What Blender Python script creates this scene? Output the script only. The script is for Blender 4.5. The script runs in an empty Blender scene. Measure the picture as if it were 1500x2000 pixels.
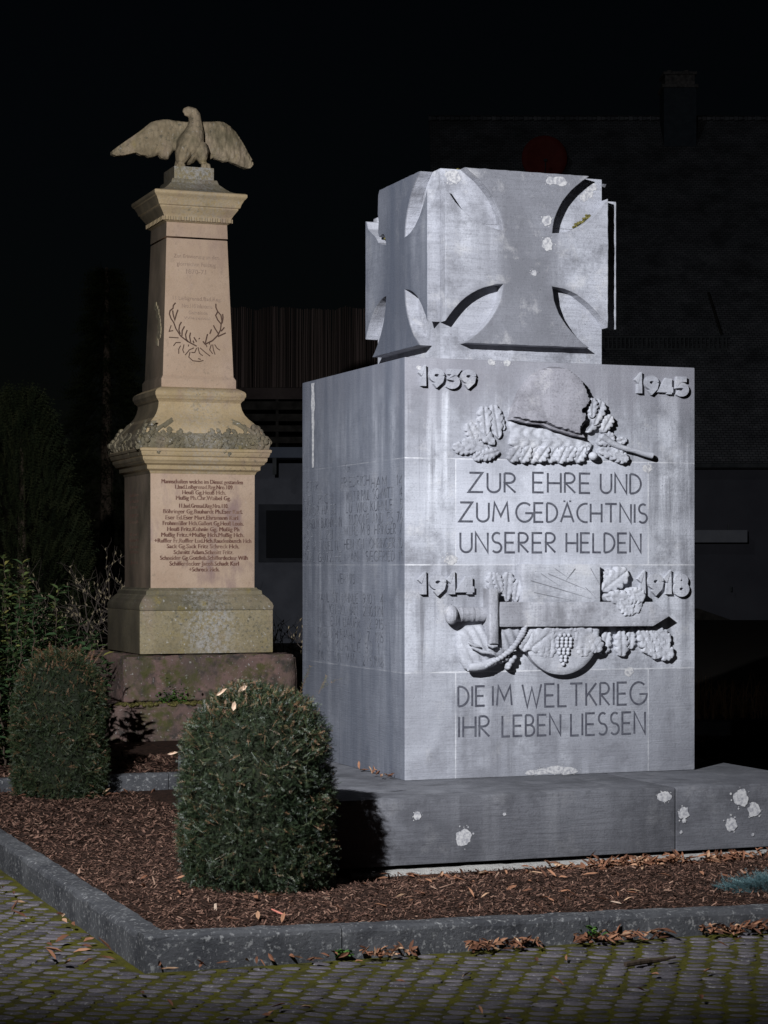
import bpy, bmesh, math, random
import numpy as np
from mathutils import Vector, Matrix, noise
from mathutils.geometry import delaunay_2d_cdt

random.seed(7)
rng = np.random.default_rng(7)
SC = bpy.context.scene
COL = SC.collection
R = math.radians

# ------------------------------------------------------------------ camera
cam = bpy.data.cameras.new('camera')
cam.sensor_fit = 'HORIZONTAL'
cam.sensor_width = 36
cam.lens = 100.0
cam.shift_y = 106 / 1500
cam.clip_start = 0.1
cam.clip_end = 800
camo = bpy.data.objects.new('camera', cam)
camo.location = (0, 0, 1.6)
camo.rotation_euler = (R(90), 0, 0)
COL.objects.link(camo)
SC.camera = camo

# ------------------------------------------------------------------ night sky, moon, floodlight
LAMP = Vector((-2.66, 3.79, 5.1))
AIM = Vector((0.45, 12.5, 2.35))
SUN_EL, SUN_AZ = R(22), R(-24)          # same side as the floodlight
w = bpy.data.worlds.new('World')
SC.world = w
w.use_nodes = True
nt = w.node_tree
bg = nt.nodes['Background']
sky = nt.nodes.new('ShaderNodeTexSky')
sky.sky_type = 'NISHITA'
sky.sun_disc = False
sky.sun_elevation = SUN_EL
sky.sun_rotation = R(180) + SUN_AZ
nt.links.new(sky.outputs[0], bg.inputs[0])
bg.inputs[1].default_value = 0.0003

sun = bpy.data.lights.new('moon', 'SUN')
sun.energy = 0.04
sun.angle = R(0.5)
sun.color = (0.86, 0.93, 1.0)
suno = bpy.data.objects.new('moon', sun)
sd = Vector((math.sin(-SUN_AZ) * math.cos(SUN_EL), math.cos(SUN_AZ) * math.cos(SUN_EL), -math.sin(SUN_EL)))
suno.rotation_euler = sd.to_track_quat('-Z', 'Y').to_euler()
COL.objects.link(suno)

spot = bpy.data.lights.new('floodlight', 'SPOT')
spot.energy = 8300
spot.spot_size = R(77)
spot.spot_blend = 1.0
spot.shadow_soft_size = 0.045
spot.color = (0.94, 0.962, 1.0)
spoto = bpy.data.objects.new('floodlight', spot)
spoto.location = LAMP
spoto.rotation_euler = (AIM - LAMP).to_track_quat('-Z', 'Y').to_euler()
COL.objects.link(spoto)

SC.view_settings.view_transform = 'Standard'
SC.view_settings.look = 'None'
SC.view_settings.exposure = 0
SC.view_settings.gamma = 1

# ------------------------------------------------------------------ frames
FPX = 100.0 / 36 * 1500
TH = R(20.6)
U = (math.cos(TH), math.sin(TH))
V = (-math.sin(TH), math.cos(TH))
P = (0.1098, 11.436)      # near lower corner of the memorial block
C = (-1.648, 18.0)        # axis of the eagle column


class Frame:
    def __init__(s, o): s.o = o
    def W(s, x, y, z=0.0):
        return Vector((s.o[0] + U[0] * x + V[0] * y, s.o[1] + U[1] * x + V[1] * y, z))
    def front(s, X, Y, y0=0.0):
        """photo point -> (x, z) on this frame's plane y = y0"""
        k = (X - 750) / FPX
        x = (k * (s.o[1] + V[1] * y0) - s.o[0] - V[0] * y0) / (U[0] - k * U[1])
        d = s.o[1] + U[1] * x + V[1] * y0
        return x, 1.6 + (1106 - Y) * d / FPX
    def side(s, X, Y, x0=0.0):
        k = (X - 750) / FPX
        y = (k * (s.o[1] + U[1] * x0) - s.o[0] - U[0] * x0) / (V[0] - k * V[1])
        d = s.o[1] + U[1] * x0 + V[1] * y
        return y, 1.6 + (1106 - Y) * d / FPX

M = Frame(P)
K = Frame(C)


def at(X, Y, d):
    return Vector(((X - 750) / FPX * d, d, 1.6 + (1106 - Y) * d / FPX))

# ------------------------------------------------------------------ mesh helpers
class MB:
    def __init__(s): s.v = []; s.f = []; s.t = []
    def add(s, vs, fs, tint=None):
        n = len(s.v)
        s.v += [tuple(p) for p in vs]
        s.f += [tuple(i + n for i in f) for f in fs]
        s.t += [0.5 if tint is None else tint] * len(fs)
    def box(s, x0, x1, y0, y1, z0, z1):
        s.add([(x0, y0, z0), (x1, y0, z0), (x1, y1, z0), (x0, y1, z0), (x0, y0, z1), (x1, y0, z1), (x1, y1, z1), (x0, y1, z1)],
              [(0, 3, 2, 1), (4, 5, 6, 7), (0, 1, 5, 4), (1, 2, 6, 5), (2, 3, 7, 6), (3, 0, 4, 7)])
    def loft(s, prof, cap=True):
        """square loft: prof = [(half width, z)] bottom to top"""
        vs = []
        for a, z in prof: vs += [(-a, -a, z), (a, -a, z), (a, a, z), (-a, a, z)]
        fs = []
        for i in range(len(prof) - 1):
            for k in range(4):
                b = 4 * i
                fs.append((b + k, b + (k + 1) % 4, b + 4 + (k + 1) % 4, b + 4 + k))
        if cap:
            fs.append((3, 2, 1, 0)); n = 4 * (len(prof) - 1); fs.append((n, n + 1, n + 2, n + 3))
        s.add(vs, fs)
    def tube(s, pts, rad, n=8, flat=1.0, tint=None):
        pts = [Vector(p) for p in pts]
        if not hasattr(rad, '__len__'): rad = [rad] * len(pts)
        vs = []; fs = []
        ref = None
        for i, p in enumerate(pts):
            d = (pts[min(i + 1, len(pts) - 1)] - pts[max(i - 1, 0)]).normalized()
            if ref is None:
                ref = d.orthogonal().normalized()
                if abs(d.y) < 0.9: ref = (Vector((0, 1, 0)) - d * d.y).normalized()
            a = (ref - d * ref.dot(d)).normalized(); ref = a
            b = d.cross(a)
            for k in range(n):
                t = 2 * math.pi * k / n
                vs.append(p + a * (math.cos(t) * rad[i] * flat) + b * (math.sin(t) * rad[i]))
        for i in range(len(pts) - 1):
            for k in range(n):
                fs.append((i * n + k, i * n + (k + 1) % n, (i + 1) * n + (k + 1) % n, (i + 1) * n + k))
        fs.append(tuple(range(n - 1, -1, -1)))
        m = (len(pts) - 1) * n
        fs.append(tuple(range(m, m + n)))
        s.add(vs, fs, tint)
    def ball(s, c, rx, ry=None, rz=None, n=10, m=6, tint=None):
        ry = rx if ry is None else ry; rz = rx if rz is None else rz
        vs = [(c[0], c[1], c[2] - rz)]
        for j in range(1, m):
            ph = -math.pi / 2 + math.pi * j / m
            for k in range(n):
                t = 2 * math.pi * k / n
                vs.append((c[0] + rx * math.cos(ph) * math.cos(t), c[1] + ry * math.cos(ph) * math.sin(t), c[2] + rz * math.sin(ph)))
        vs.append((c[0], c[1], c[2] + rz))
        fs = [(0, 1 + (k + 1) % n, 1 + k) for k in range(n)]
        for j in range(m - 2):
            for k in range(n):
                a = 1 + j * n
                fs.append((a + k, a + (k + 1) % n, a + n + (k + 1) % n, a + n + k))
        a = 1 + (m - 2) * n
        fs += [(a + k, a + (k + 1) % n, a + n) for k in range(n)]
        s.add(vs, fs, tint)
    def prism_y(s, poly, y0, y1):
        """closed outline in (x, z), between y0 (front) and y1 (back)"""
        n = len(poly)
        area = sum(poly[i][0] * poly[(i + 1) % n][1] - poly[(i + 1) % n][0] * poly[i][1] for i in range(n))
        if area < 0: poly = poly[::-1]
        vs = [(x, y0, z) for x, z in poly] + [(x, y1, z) for x, z in poly]
        fs = [tuple(range(n)), tuple(range(2 * n - 1, n - 1, -1))]
        fs += [(i, n + i, n + (i + 1) % n, (i + 1) % n) for i in range(n)]
        s.add(vs, fs)
    def relief(s, poly, y0, edge, H, rad, step, nz=0.0, nsc=20.0, tilt=None, fn=None, back=None):
        """carved relief standing proud of plane y = y0 towards -y"""
        n = len(poly)
        area = sum(poly[i][0] * poly[(i + 1) % n][1] - poly[(i + 1) % n][0] * poly[i][1] for i in range(n))
        if area < 0: poly = poly[::-1]
        q = []
        for i in range(n):                                    # resample the outline
            a = Vector(poly[i]); b = Vector(poly[(i + 1) % n]); m = max(1, int((b - a).length / step))
            q += [a.lerp(b, k / m) for k in range(m)]
        n = len(q)
        A = np.array([(p.x, p.y) for p in q]); B = np.roll(A, -1, 0)
        x0, z0 = A.min(0); x1, z1 = A.max(0)
        gx, gz = np.meshgrid(np.arange(x0 + step / 2, x1, step), np.arange(z0 + step / 2, z1, step))
        G = np.stack([gx.ravel(), gz.ravel()], 1)
        G = G + rng.uniform(-.2, .2, G.shape) * step
        ins = np.zeros(len(G), bool)
        for a, b in zip(A, B):
            c = (a[1] > G[:, 1]) != (b[1] > G[:, 1])
            with np.errstate(divide='ignore', invalid='ignore'):
                xx = (b[0] - a[0]) * (G[:, 1] - a[1]) / (b[1] - a[1]) + a[0]
            ins ^= c & (G[:, 0] < xx)
        G = G[ins]
        def dist(Q):
            D = np.full(len(Q), 1e9)
            for a, b in zip(A, B):
                ab = b - a
                t = np.clip(((Q - a) @ ab) / max(1e-12, ab @ ab), 0, 1)
                D = np.minimum(D, np.linalg.norm(Q - a - t[:, None] * ab, axis=1))
            return D
        if len(G): G = G[dist(G) > step * .4]
        pts = [Vector(p) for p in q] + [Vector(g) for g in G]
        r = delaunay_2d_cdt(pts, [(i, (i + 1) % n) for i in range(n)], [list(range(n))], 1, 1e-6)
        ov = np.array([(p.x, p.y) for p in r[0]])
        D = dist(ov); D[D < 1e-5] = 0
        t = np.clip(D / rad, 0, 1)
        h = edge + H * np.sqrt(np.clip(1 - (1 - t) ** 2, 0, 1))
        vs = []
        for (x, z), hh, d in zip(ov, h, D):
            if nz and d > 0: hh += nz * noise.noise((x * nsc, z * nsc, y0 * 7))
            if tilt: hh += tilt(x, z)
            if fn and d > 0: hh += fn(x, z)
            vs.append((x, y0 - hh, z))
        fs = [tuple(f) for f in r[2]]
        # walls back to the plane
        cnt = {}
        for f in fs:
            for i in range(len(f)):
                e = (f[i], f[(i + 1) % len(f)]); cnt[e] = 1
        base = {}
        for (a, b) in list(cnt):
            if (b, a) not in cnt:
                for k in (a, b):
                    if k not in base:
                        base[k] = len(vs); vs.append((vs[k][0], y0 + .012 if back is None else vs[k][1] + back, vs[k][2]))
                fs.append((a, base[a], base[b], b))
        s.add(vs, fs)
    def arr(s, V3, F, T):
        """append numpy arrays of vertices, faces (n x k) and tints"""
        n = len(s.v)
        s.v += [tuple(p) for p in V3.tolist()]
        s.f += [tuple(f) for f in (F + n).tolist()]
        s.t += T.tolist()
    def build(s, name, mat, parent=None, smooth=False, bevel=0, angle=35, xf=None):
        me = bpy.data.meshes.new(name)
        vs = s.v if xf is None else [tuple(xf(*p)) for p in s.v]
        me.from_pydata(vs, [], s.f)
        a = me.attributes.new('tint', 'FLOAT', 'FACE')
        a.data.foreach_set('value', s.t)
        me.materials.append(mat)
        if bevel:
            bm = bmesh.new(); bm.from_mesh(me)
            ed = [e for e in bm.edges if len(e.link_faces) == 2 and e.calc_face_angle(0) > R(30)]
            bmesh.ops.bevel(bm, geom=ed, offset=bevel, segments=2, profile=.6, affect='EDGES', clamp_overlap=True)
            bm.to_mesh(me); bm.free()
        if smooth:
            me.polygons.foreach_set('use_smooth', [True] * len(me.polygons))
            try: me.set_sharp_from_angle(angle=R(angle))
            except Exception: pass
        o = bpy.data.objects.new(name, me)
        COL.objects.link(o)
        if parent: o.parent = parent
        return o


def tag(o, label=None, cat=None, group=None, kind=None):
    if label: o['label'] = label
    if cat: o['category'] = cat
    if group: o['group'] = group
    if kind: o['kind'] = kind
    return o


def thing(name, label, cat, loc=(0, 0, 0), rz=0, group=None):
    o = bpy.data.objects.new(name, None)
    o.empty_display_size = .2
    o.location = loc
    o.rotation_euler = (0, 0, rz)
    COL.objects.link(o)
    return tag(o, label, cat, group)

# ------------------------------------------------------------------ materials
class Mat:
    def __init__(s, name, rough=.85, spec=.3):
        s.m = bpy.data.materials.new(name); s.m.use_nodes = True
        s.n = s.m.node_tree.nodes; s.l = s.m.node_tree.links
        s.b = s.n['Principled BSDF']
        s.b.inputs['Roughness'].default_value = rough
        s.b.inputs['Specular IOR Level'].default_value = spec
        s.co = s.n.new('ShaderNodeTexCoord').outputs['Object']
    def mp(s, scale, loc=(0, 0, 0), rot=(0, 0, 0)):
        m = s.n.new('ShaderNodeMapping')
        m.inputs['Scale'].default_value = scale; m.inputs['Location'].default_value = loc; m.inputs['Rotation'].default_value = rot
        s.l.new(s.co, m.inputs[0]); return m.outputs[0]
    def noise(s, scale, sc3=(1, 1, 1), loc=(0, 0, 0), detail=6, rough=.6, dist=0):
        t = s.n.new('ShaderNodeTexNoise')
        t.inputs['Scale'].default_value = scale; t.inputs['Detail'].default_value = detail
        t.inputs['Roughness'].default_value = rough; t.inputs['Distortion'].default_value = dist
        s.l.new(s.mp(sc3, loc), t.inputs['Vector']); return t.outputs['Fac']
    def voro(s, scale, sc3=(1, 1, 1), out='Distance', feat='F1'):
        t = s.n.new('ShaderNodeTexVoronoi'); t.feature = feat
        t.inputs['Scale'].default_value = scale
        s.l.new(s.mp(sc3), t.inputs['Vector']); return t.outputs[out]
    def ramp(s, fac, *stops, interp='LINEAR'):
        r = s.n.new('ShaderNodeValToRGB'); r.color_ramp.interpolation = interp
        e = r.color_ramp.elements
        while len(e) < len(stops): e.new(.5)
        for k, (p, c) in enumerate(stops):
            e[k].position = p; e[k].color = (c, c, c, 1) if not hasattr(c, '__len__') else (*c, 1)
        s.l.new(fac, r.inputs[0]); return r.outputs[0]
    def mix(s, fac, a, b, mode='MIX'):
        m = s.n.new('ShaderNodeMix'); m.data_type = 'RGBA'; m.blend_type = mode
        for k, v in ((0, fac), (6, a), (7, b)):
            if hasattr(v, 'is_linked'): s.l.new(v, m.inputs[k])
            elif k == 0: m.inputs[0].default_value = v
            else: m.inputs[k].default_value = (*v, 1)
        return m.outputs[2]
    def math(s, op, a, b=0.0, clamp=False):
        m = s.n.new('ShaderNodeMath'); m.operation = op; m.use_clamp = clamp
        for k, v in ((0, a), (1, b)):
            if hasattr(v, 'is_linked'): s.l.new(v, m.inputs[k])
            else: m.inputs[k].default_value = v
        return m.outputs[0]
    def xyz(s):
        t = s.n.new('ShaderNodeSeparateXYZ'); s.l.new(s.co, t.inputs[0]); return t.outputs
    def line(s, c, pos, wd, jit=None):
        """1 inside a band of half width wd around pos on channel c"""
        d = s.math('ABSOLUTE', s.math('SUBTRACT', c, pos))
        if jit is not None: d = s.math('ADD', d, jit)
        return s.math('LESS_THAN', d, wd)
    def col(s, c):
        if hasattr(c, 'is_linked'): s.l.new(c, s.b.inputs['Base Color'])
        else: s.b.inputs['Base Color'].default_value = (*c, 1)
        return s
    def bump(s, h, dist=.004, strength=1.0):
        b = s.n.new('ShaderNodeBump'); b.inputs['Distance'].default_value = dist; b.inputs['Strength'].default_value = strength
        s.l.new(h, b.inputs['Height']); s.l.new(b.outputs[0], s.b.inputs['Normal']); return s
    def tint(s):
        a = s.n.new('ShaderNodeAttribute'); a.attribute_name = 'tint'; return a.outputs['Fac']


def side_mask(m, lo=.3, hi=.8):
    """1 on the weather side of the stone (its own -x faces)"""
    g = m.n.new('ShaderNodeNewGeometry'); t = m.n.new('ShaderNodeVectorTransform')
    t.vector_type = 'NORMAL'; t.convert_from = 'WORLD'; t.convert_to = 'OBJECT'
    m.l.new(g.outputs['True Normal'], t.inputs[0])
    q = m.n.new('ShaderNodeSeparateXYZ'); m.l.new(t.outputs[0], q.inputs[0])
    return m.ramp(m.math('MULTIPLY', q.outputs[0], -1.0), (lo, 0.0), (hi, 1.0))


def grey_stone(name, lo, hi, streak=.6, joints=False, cross=False, speck=.35, grime_shade=.0, grain=.26, patch=.35, outer=99.0):
    m = Mat(name, .92, .2)
    big = m.noise(1.5, loc=(3, 1, 5), detail=5, dist=.4)
    base = m.mix(m.ramp(big, (.36, 0.0), (.62, 1.0)), lo, hi)
    X, Y, Z = m.xyz()
    wash = tuple(min(.75, c * 1.22 + .08) for c in hi)
    # rain-washed pale streaks starting below ledges, in broad bands
    st = m.noise(1.0, (7, 7, .35), (7, 2, 1), 7, .6, .35)
    gate = m.ramp(m.noise(1.3, (1, 1, 1.4), (5, 5, 2), 3), (.38, 0.0), (.58, 1.0))
    light = m.math('MULTIPLY', m.ramp(st, (.48, 0.0), (.62, 1.0)), gate)
    base = m.mix(m.math('MULTIPLY', light, streak), base, wash)
    st2 = m.noise(1.0, (16, 16, .9), (1, 9, 4), 7, .65, .3)
    gate2 = m.ramp(m.noise(1.6, loc=(9, 2, 7), detail=3), (.42, 0.0), (.6, 1.0))
    base = m.mix(m.math('MULTIPLY', m.math('MULTIPLY', m.ramp(st2, (.5, 0.0), (.68, 1.0)), gate2), streak), base, tuple(c * .62 for c in lo))
    if cross:      # soot on the upright of each cross face, pale washed side arms
        ax = m.math('ABSOLUTE', m.math('SUBTRACT', X, CX_)); ay = m.math('ABSOLUTE', m.math('SUBTRACT', Y, CY_))
        jit = m.math('MULTIPLY', m.math('SUBTRACT', m.noise(3, (1, 1, .4)), .5), .16)
        fl_ = m.math('MULTIPLY', m.math('MAXIMUM', m.math('SUBTRACT', m.math('ABSOLUTE', m.math('SUBTRACT', Z, 3.3275)), .13), 0.0), 1.3)
        soot = None
        for al, ac in ((ax, ay), (ay, ax)):
            q = m.math('ADD', m.math('SUBTRACT', al, fl_), jit)
            q = m.math('MULTIPLY', m.ramp(q, (.10, 1.0), (.30, 0.0)), m.math('GREATER_THAN', ac, .572))
            soot = q if soot is None else m.math('MAXIMUM', soot, q)
        base = m.mix(m.math('MULTIPLY', m.math('SUBTRACT', 1.0, soot), .3), base, wash)
        sn = m.ramp(m.noise(3.2, (1, 1, .7), (6, 1, 2), 8, .65), (.3, .45), (.62, .95))
        base = m.mix(m.math('MULTIPLY', soot, sn), base, tuple(c * .72 for c in lo))
    gr = m.noise(1.0, (5, 5, 75), (0, 3, 0), 6, .7, .8)
    base = m.mix(m.ramp(gr, (.45, 0.0), (.72, grain)), base, tuple(c * .55 for c in lo))
    pt = m.noise(6, loc=(2, 8, 3), detail=9, rough=.72)
    base = m.mix(m.ramp(pt, (.55, 0.0), (.66, patch)), base, (.47, .46, .46))
    base = m.mix(m.ramp(m.noise(4, loc=(12, 8, 3), detail=9, rough=.72), (.50, 0.0), (.66, .75)), base, tuple(c * .66 for c in lo))
    fine = m.noise(95, detail=3, rough=.7)
    base = m.mix(m.ramp(fine, (.52, 0.0), (.70, speck)), base, tuple(c * .4 for c in lo))
    pits = m.voro(42)
    pm = m.math('MULTIPLY', m.ramp(pits, (.05, 1.0), (.14, 0.0)), m.ramp(m.noise(4, loc=(9, 9, 1)), (.53, 0.0), (.6, .8)))
    base = m.mix(pm, base, (.03, .03, .035))
    if joints:
        pn = m.math('MULTIPLY', m.line(Z, 1.895, .287), m.line(X, .88, .584))
        base = m.mix(m.math('MULTIPLY', pn, .42), base, (.40, .41, .46))
        lowp = m.math('MULTIPLY', m.math('LESS_THAN', Z, 1.027), m.ramp(m.noise(2.2, loc=(1, 7, 3), detail=6), (.35, .15), (.6, .55)))
        base = m.mix(lowp, base, tuple(c * .95 for c in lo))
        top = m.math('ADD', Z, m.math('MULTIPLY', m.math('SUBTRACT', m.noise(1.0, (9, 9, .6), (2, 2, 2), 5), .5), .5))
        base = m.mix(m.ramp(top, (.50, 0.0), (.56, .45)), base, base)
        base = m.mix(m.math('MULTIPLY', m.ramp(m.math('SUBTRACT', top, 2.2), (.2, 0.0), (.42, 1.0)), .72), base, (.165, .162, .183))
        jn_ = m.math('MULTIPLY', m.math('SUBTRACT', m.noise(30, detail=4), .5), .006)
        ln = m.line(Z, 2.182, .0025, jn_)
        ln = m.math('MAXIMUM', ln, m.line(Z, 1.608, .0035, jn_))
        ln = m.math('MAXIMUM', ln, m.line(Z, 1.027, .0035, jn_))
        vz = m.math('MAXIMUM', m.line(Z, 1.895, .287), m.math('LESS_THAN', Z, 1.027))
        vx = m.math('MAXIMUM', m.line(X, .297, .0032, jn_), m.line(X, 1.464, .0032, jn_))
        ln = m.math('MAXIMUM', ln, m.math('MULTIPLY', vx, vz))
        brk = m.ramp(m.noise(4, loc=(4, 4, 4)), (.38, .05), (.58, .6))
        base = m.mix(m.math('MULTIPLY', ln, brk), base, (.60, .60, .62))
    if grime_shade:
        gm = m.math('MULTIPLY', side_mask(m), m.ramp(m.noise(1.0, (6, 6, .7), (3, 3, 8), 6), (.3, grime_shade * .6), (.7, grime_shade)))  # left faces: some grime, plus shade painted into the colour
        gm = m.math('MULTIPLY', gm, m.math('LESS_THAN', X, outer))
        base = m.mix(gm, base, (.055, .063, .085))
    m.col(base)
    h = m.math('ADD', m.math('MULTIPLY', m.noise(60, detail=6, rough=.75), .6), m.math('MULTIPLY', gr, .6))
    m.bump(h, .005, .9)
    return m.m


CX_, CY_ = .8443, .838
STONE = grey_stone('memorial stone', (.185, .188, .212), (.34, .349, .388), .85, joints=True, grime_shade=.9, grain=.2)
STONE_CROSS = grey_stone('cross stone', (.175, .177, .20), (.30, .307, .345), .6, cross=True, grime_shade=.95, grain=.4, outer=.285)
STONE_PLINTH = grey_stone('plinth stone', (.072, .073, .083), (.125, .127, .142), .22, grain=.5, patch=.08)
STONE_RELIEF = grey_stone('carved stone', (.25, .254, .285), (.37, .378, .415), .4, speck=.3)
STONE_SWORD = grey_stone('sword stone', (.20, .20, .222), (.325, .33, .365), .6, speck=.4)
STONE_DARK = grey_stone('weathered carving', (.16, .157, .175), (.235, .23, .258), .4, speck=.5)
MX = Mat('letter grooves', .95, .1); MX.col(MX.mix(MX.ramp(MX.noise(30), (.4, 0.0), (.65, .8)), (.05, .051, .065), (.10, .104, .122))); GROOVE = MX.m
MX = Mat('worn grooves', .95, .1); MX.col(MX.mix(MX.ramp(MX.noise(16, loc=(3, 3, 3)), (.42, 0.0), (.60, 1.0)), (.06, .064, .08), (.15, .157, .18))); GROOVE_WORN = MX.m
MX = Mat('pale lichen', .95, .1); MX.col(MX.mix(MX.ramp(MX.noise(60), (.42, 0.0), (.62, 1.0)), (.40, .395, .40), (.22, .22, .24))); LICHEN = MX.m
MX = Mat('footing concrete', .95, .1); MX.col(MX.mix(MX.noise(25), (.16, .155, .15), (.38, .37, .35))); MX.bump(MX.noise(60), .01); FOOTING = MX.m


def sandstone(name, lo, hi, moss=.3, stain=.3, crust=0.0, grime_shade=.62, feather=False):
    m = Mat(name, .93, .15)
    base = m.mix(m.ramp(m.noise(2.2, loc=(1, 5, 2), detail=5), (.35, 0.0), (.65, 1.0)), lo, hi)
    base = m.mix(m.math('MULTIPLY', m.ramp(m.noise(5, (1, 1, .45), (8, 1, 0), 5), (.52, 0.0), (.68, 1.0)), stain), base, (.28, .19, .18))
    yl = m.ramp(m.noise(6, loc=(0, 2, 9), detail=7, rough=.7), (.58, 0.0), (.68, .7))
    base = m.mix(m.math('MULTIPLY', yl, moss), base, (.30, .23, .07))
    sp = m.ramp(m.noise(26, loc=(4, 4, 1), detail=6, rough=.75), (.55, 0.0), (.63, 1.0))
    zone = m.ramp(m.noise(2.5, loc=(7, 7, 7)), (.42, 0.0), (.6, 1.0))
    base = m.mix(m.math('MULTIPLY', m.math('MULTIPLY', sp, zone), min(1, moss * 1.6)), base, (.10, .095, .075))
    gl = m.ramp(m.noise(34, loc=(14, 4, 1), detail=6, rough=.75), (.6, 0.0), (.66, 1.0))
    base = m.mix(m.math('MULTIPLY', gl, moss), base, (.52, .50, .47))
    fine = m.noise(120, detail=2)
    base = m.mix(m.ramp(fine, (.5, 0.0), (.8, .35)), base, tuple(c * .55 for c in lo))
    if crust:      # grey lichen crust in the middle of the face
        X, Y, Z = m.xyz()
        r_ = m.math('ADD', m.math('ABSOLUTE', m.math('SUBTRACT', X, .02)), m.math('MULTIPLY', m.math('SUBTRACT', m.noise(7, detail=5), .5), .5))
        cm_ = m.math('MULTIPLY', m.ramp(r_, (.1, 1.0), (.26, .12)), m.ramp(m.noise(38, loc=(2, 2, 2), detail=6, rough=.8), (.44, 0.0), (.56, 1.0)))
        base = m.mix(m.math('MULTIPLY', cm_, crust), base, (.40, .385, .37))
        base = m.mix(m.math('MULTIPLY', m.ramp(m.noise(50, loc=(9, 2, 2), detail=5, rough=.8), (.5, 0.0), (.6, 1.0)), crust * .5), base, (.11, .10, .07))
    if feather:
        vd = m.voro(30, (1, .6, .55)); vd2 = m.noise(1.0, (55, 55, 10), (1, 1, 1), 4)
        base = m.mix(m.ramp(vd, (.4, 0.0), (.8, .32)), base, (.085, .07, .045))
        base = m.mix(m.ramp(m.noise(5, loc=(1, 9, 9), detail=6), (.5, 0.0), (.66, .7)), base, (.12, .105, .065))
    gm = m.math('MULTIPLY', side_mask(m), m.ramp(m.noise(3, (1, 1, .5), (3, 3, 8), 6), (.3, grime_shade * .8), (.7, grime_shade * 1.15)))  # shade put into the colour of the column's left faces, mixed with dirt
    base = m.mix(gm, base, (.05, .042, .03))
    m.col(base)
    if feather: m.bump(m.math('ADD', m.math('MULTIPLY', vd, -1.0), m.math('MULTIPLY', vd2, .8)), .008, .9)
    else: m.bump(m.noise(55, detail=6, rough=.7), .004, .7)
    return m.m


SAND = sandstone('sandstone', (.38, .28, .155), (.50, .378, .225), .45, crust=.3, stain=.45, grime_shade=.85)
SAND_SHAFT = sandstone('smooth sandstone', (.43, .305, .215), (.51, .375, .275), .16, stain=.35, grime_shade=.85)
SAND_DIE = sandstone('inscribed sandstone', (.43, .305, .22), (.53, .395, .295), .16, stain=.85, grime_shade=.85)
SAND_MOSS = sandstone('mossy sandstone', (.10, .088, .052), (.26, .215, .14), .9, crust=.45, grime_shade=.8)
SAND_BASE = sandstone('lichened sandstone', (.22, .18, .10), (.33, .27, .165), .8, crust=.85, grime_shade=.85)
SAND_EAGLE = sandstone('eagle sandstone', (.29, .225, .14), (.42, .335, .225), .6, grime_shade=.4, feather=True)
m = Mat('red step stone', .95, .15)
b_ = m.mix(m.ramp(m.noise(3, detail=6), (.35, 0.0), (.65, 1.0)), (.10, .075, .065), (.20, .125, .11))
b_ = m.mix(m.ramp(m.noise(9, loc=(3, 3, 3), detail=7), (.5, 0.0), (.62, .9)), b_, (.05, .045, .04))
b_ = m.mix(m.ramp(m.noise(40, loc=(1, 2, 3), detail=5), (.62, 0.0), (.68, .8)), b_, (.40, .38, .36))
X_, Y_, Z_ = m.xyz()
b_ = m.mix(m.math('MULTIPLY', m.ramp(m.noise(12, loc=(5, 5, 5)), (.45, 0.0), (.6, 1.0)), m.ramp(m.noise(2.0, loc=(9, 5, 5)), (.45, 0.0), (.6, .8))), b_, (.07, .075, .02))
m.col(b_); m.bump(m.noise(30, detail=7, rough=.75), .015, .9)
STEP = m.m
MX = Mat('inscription paint', .9, .1); MX.col(MX.mix(MX.ramp(MX.noise(14), (.44, 0.0), (.64, .75)), (.15, .075, .058), (.32, .215, .16))); SCRIPT = MX.m
MX = Mat('faded inscription', .9, .1); MX.col(MX.mix(MX.ramp(MX.noise(14), (.4, 0.0), (.6, .8)), (.30, .21, .16), (.40, .30, .23))); SCRIPT_FADED = MX.m
MX = Mat('wreath grooves', .95, .1); MX.col((.10, .06, .045)); WREATH = MX.m

# ------------------------------------------------------------------ stroke lettering
def arc(cx, cz, rx, rz, a0, a1, n=14):
    return [(cx + rx * math.cos(R(a0 + (a1 - a0) * i / n)), cz + rz * math.sin(R(a0 + (a1 - a0) * i / n))) for i in range(n + 1)]

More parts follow.
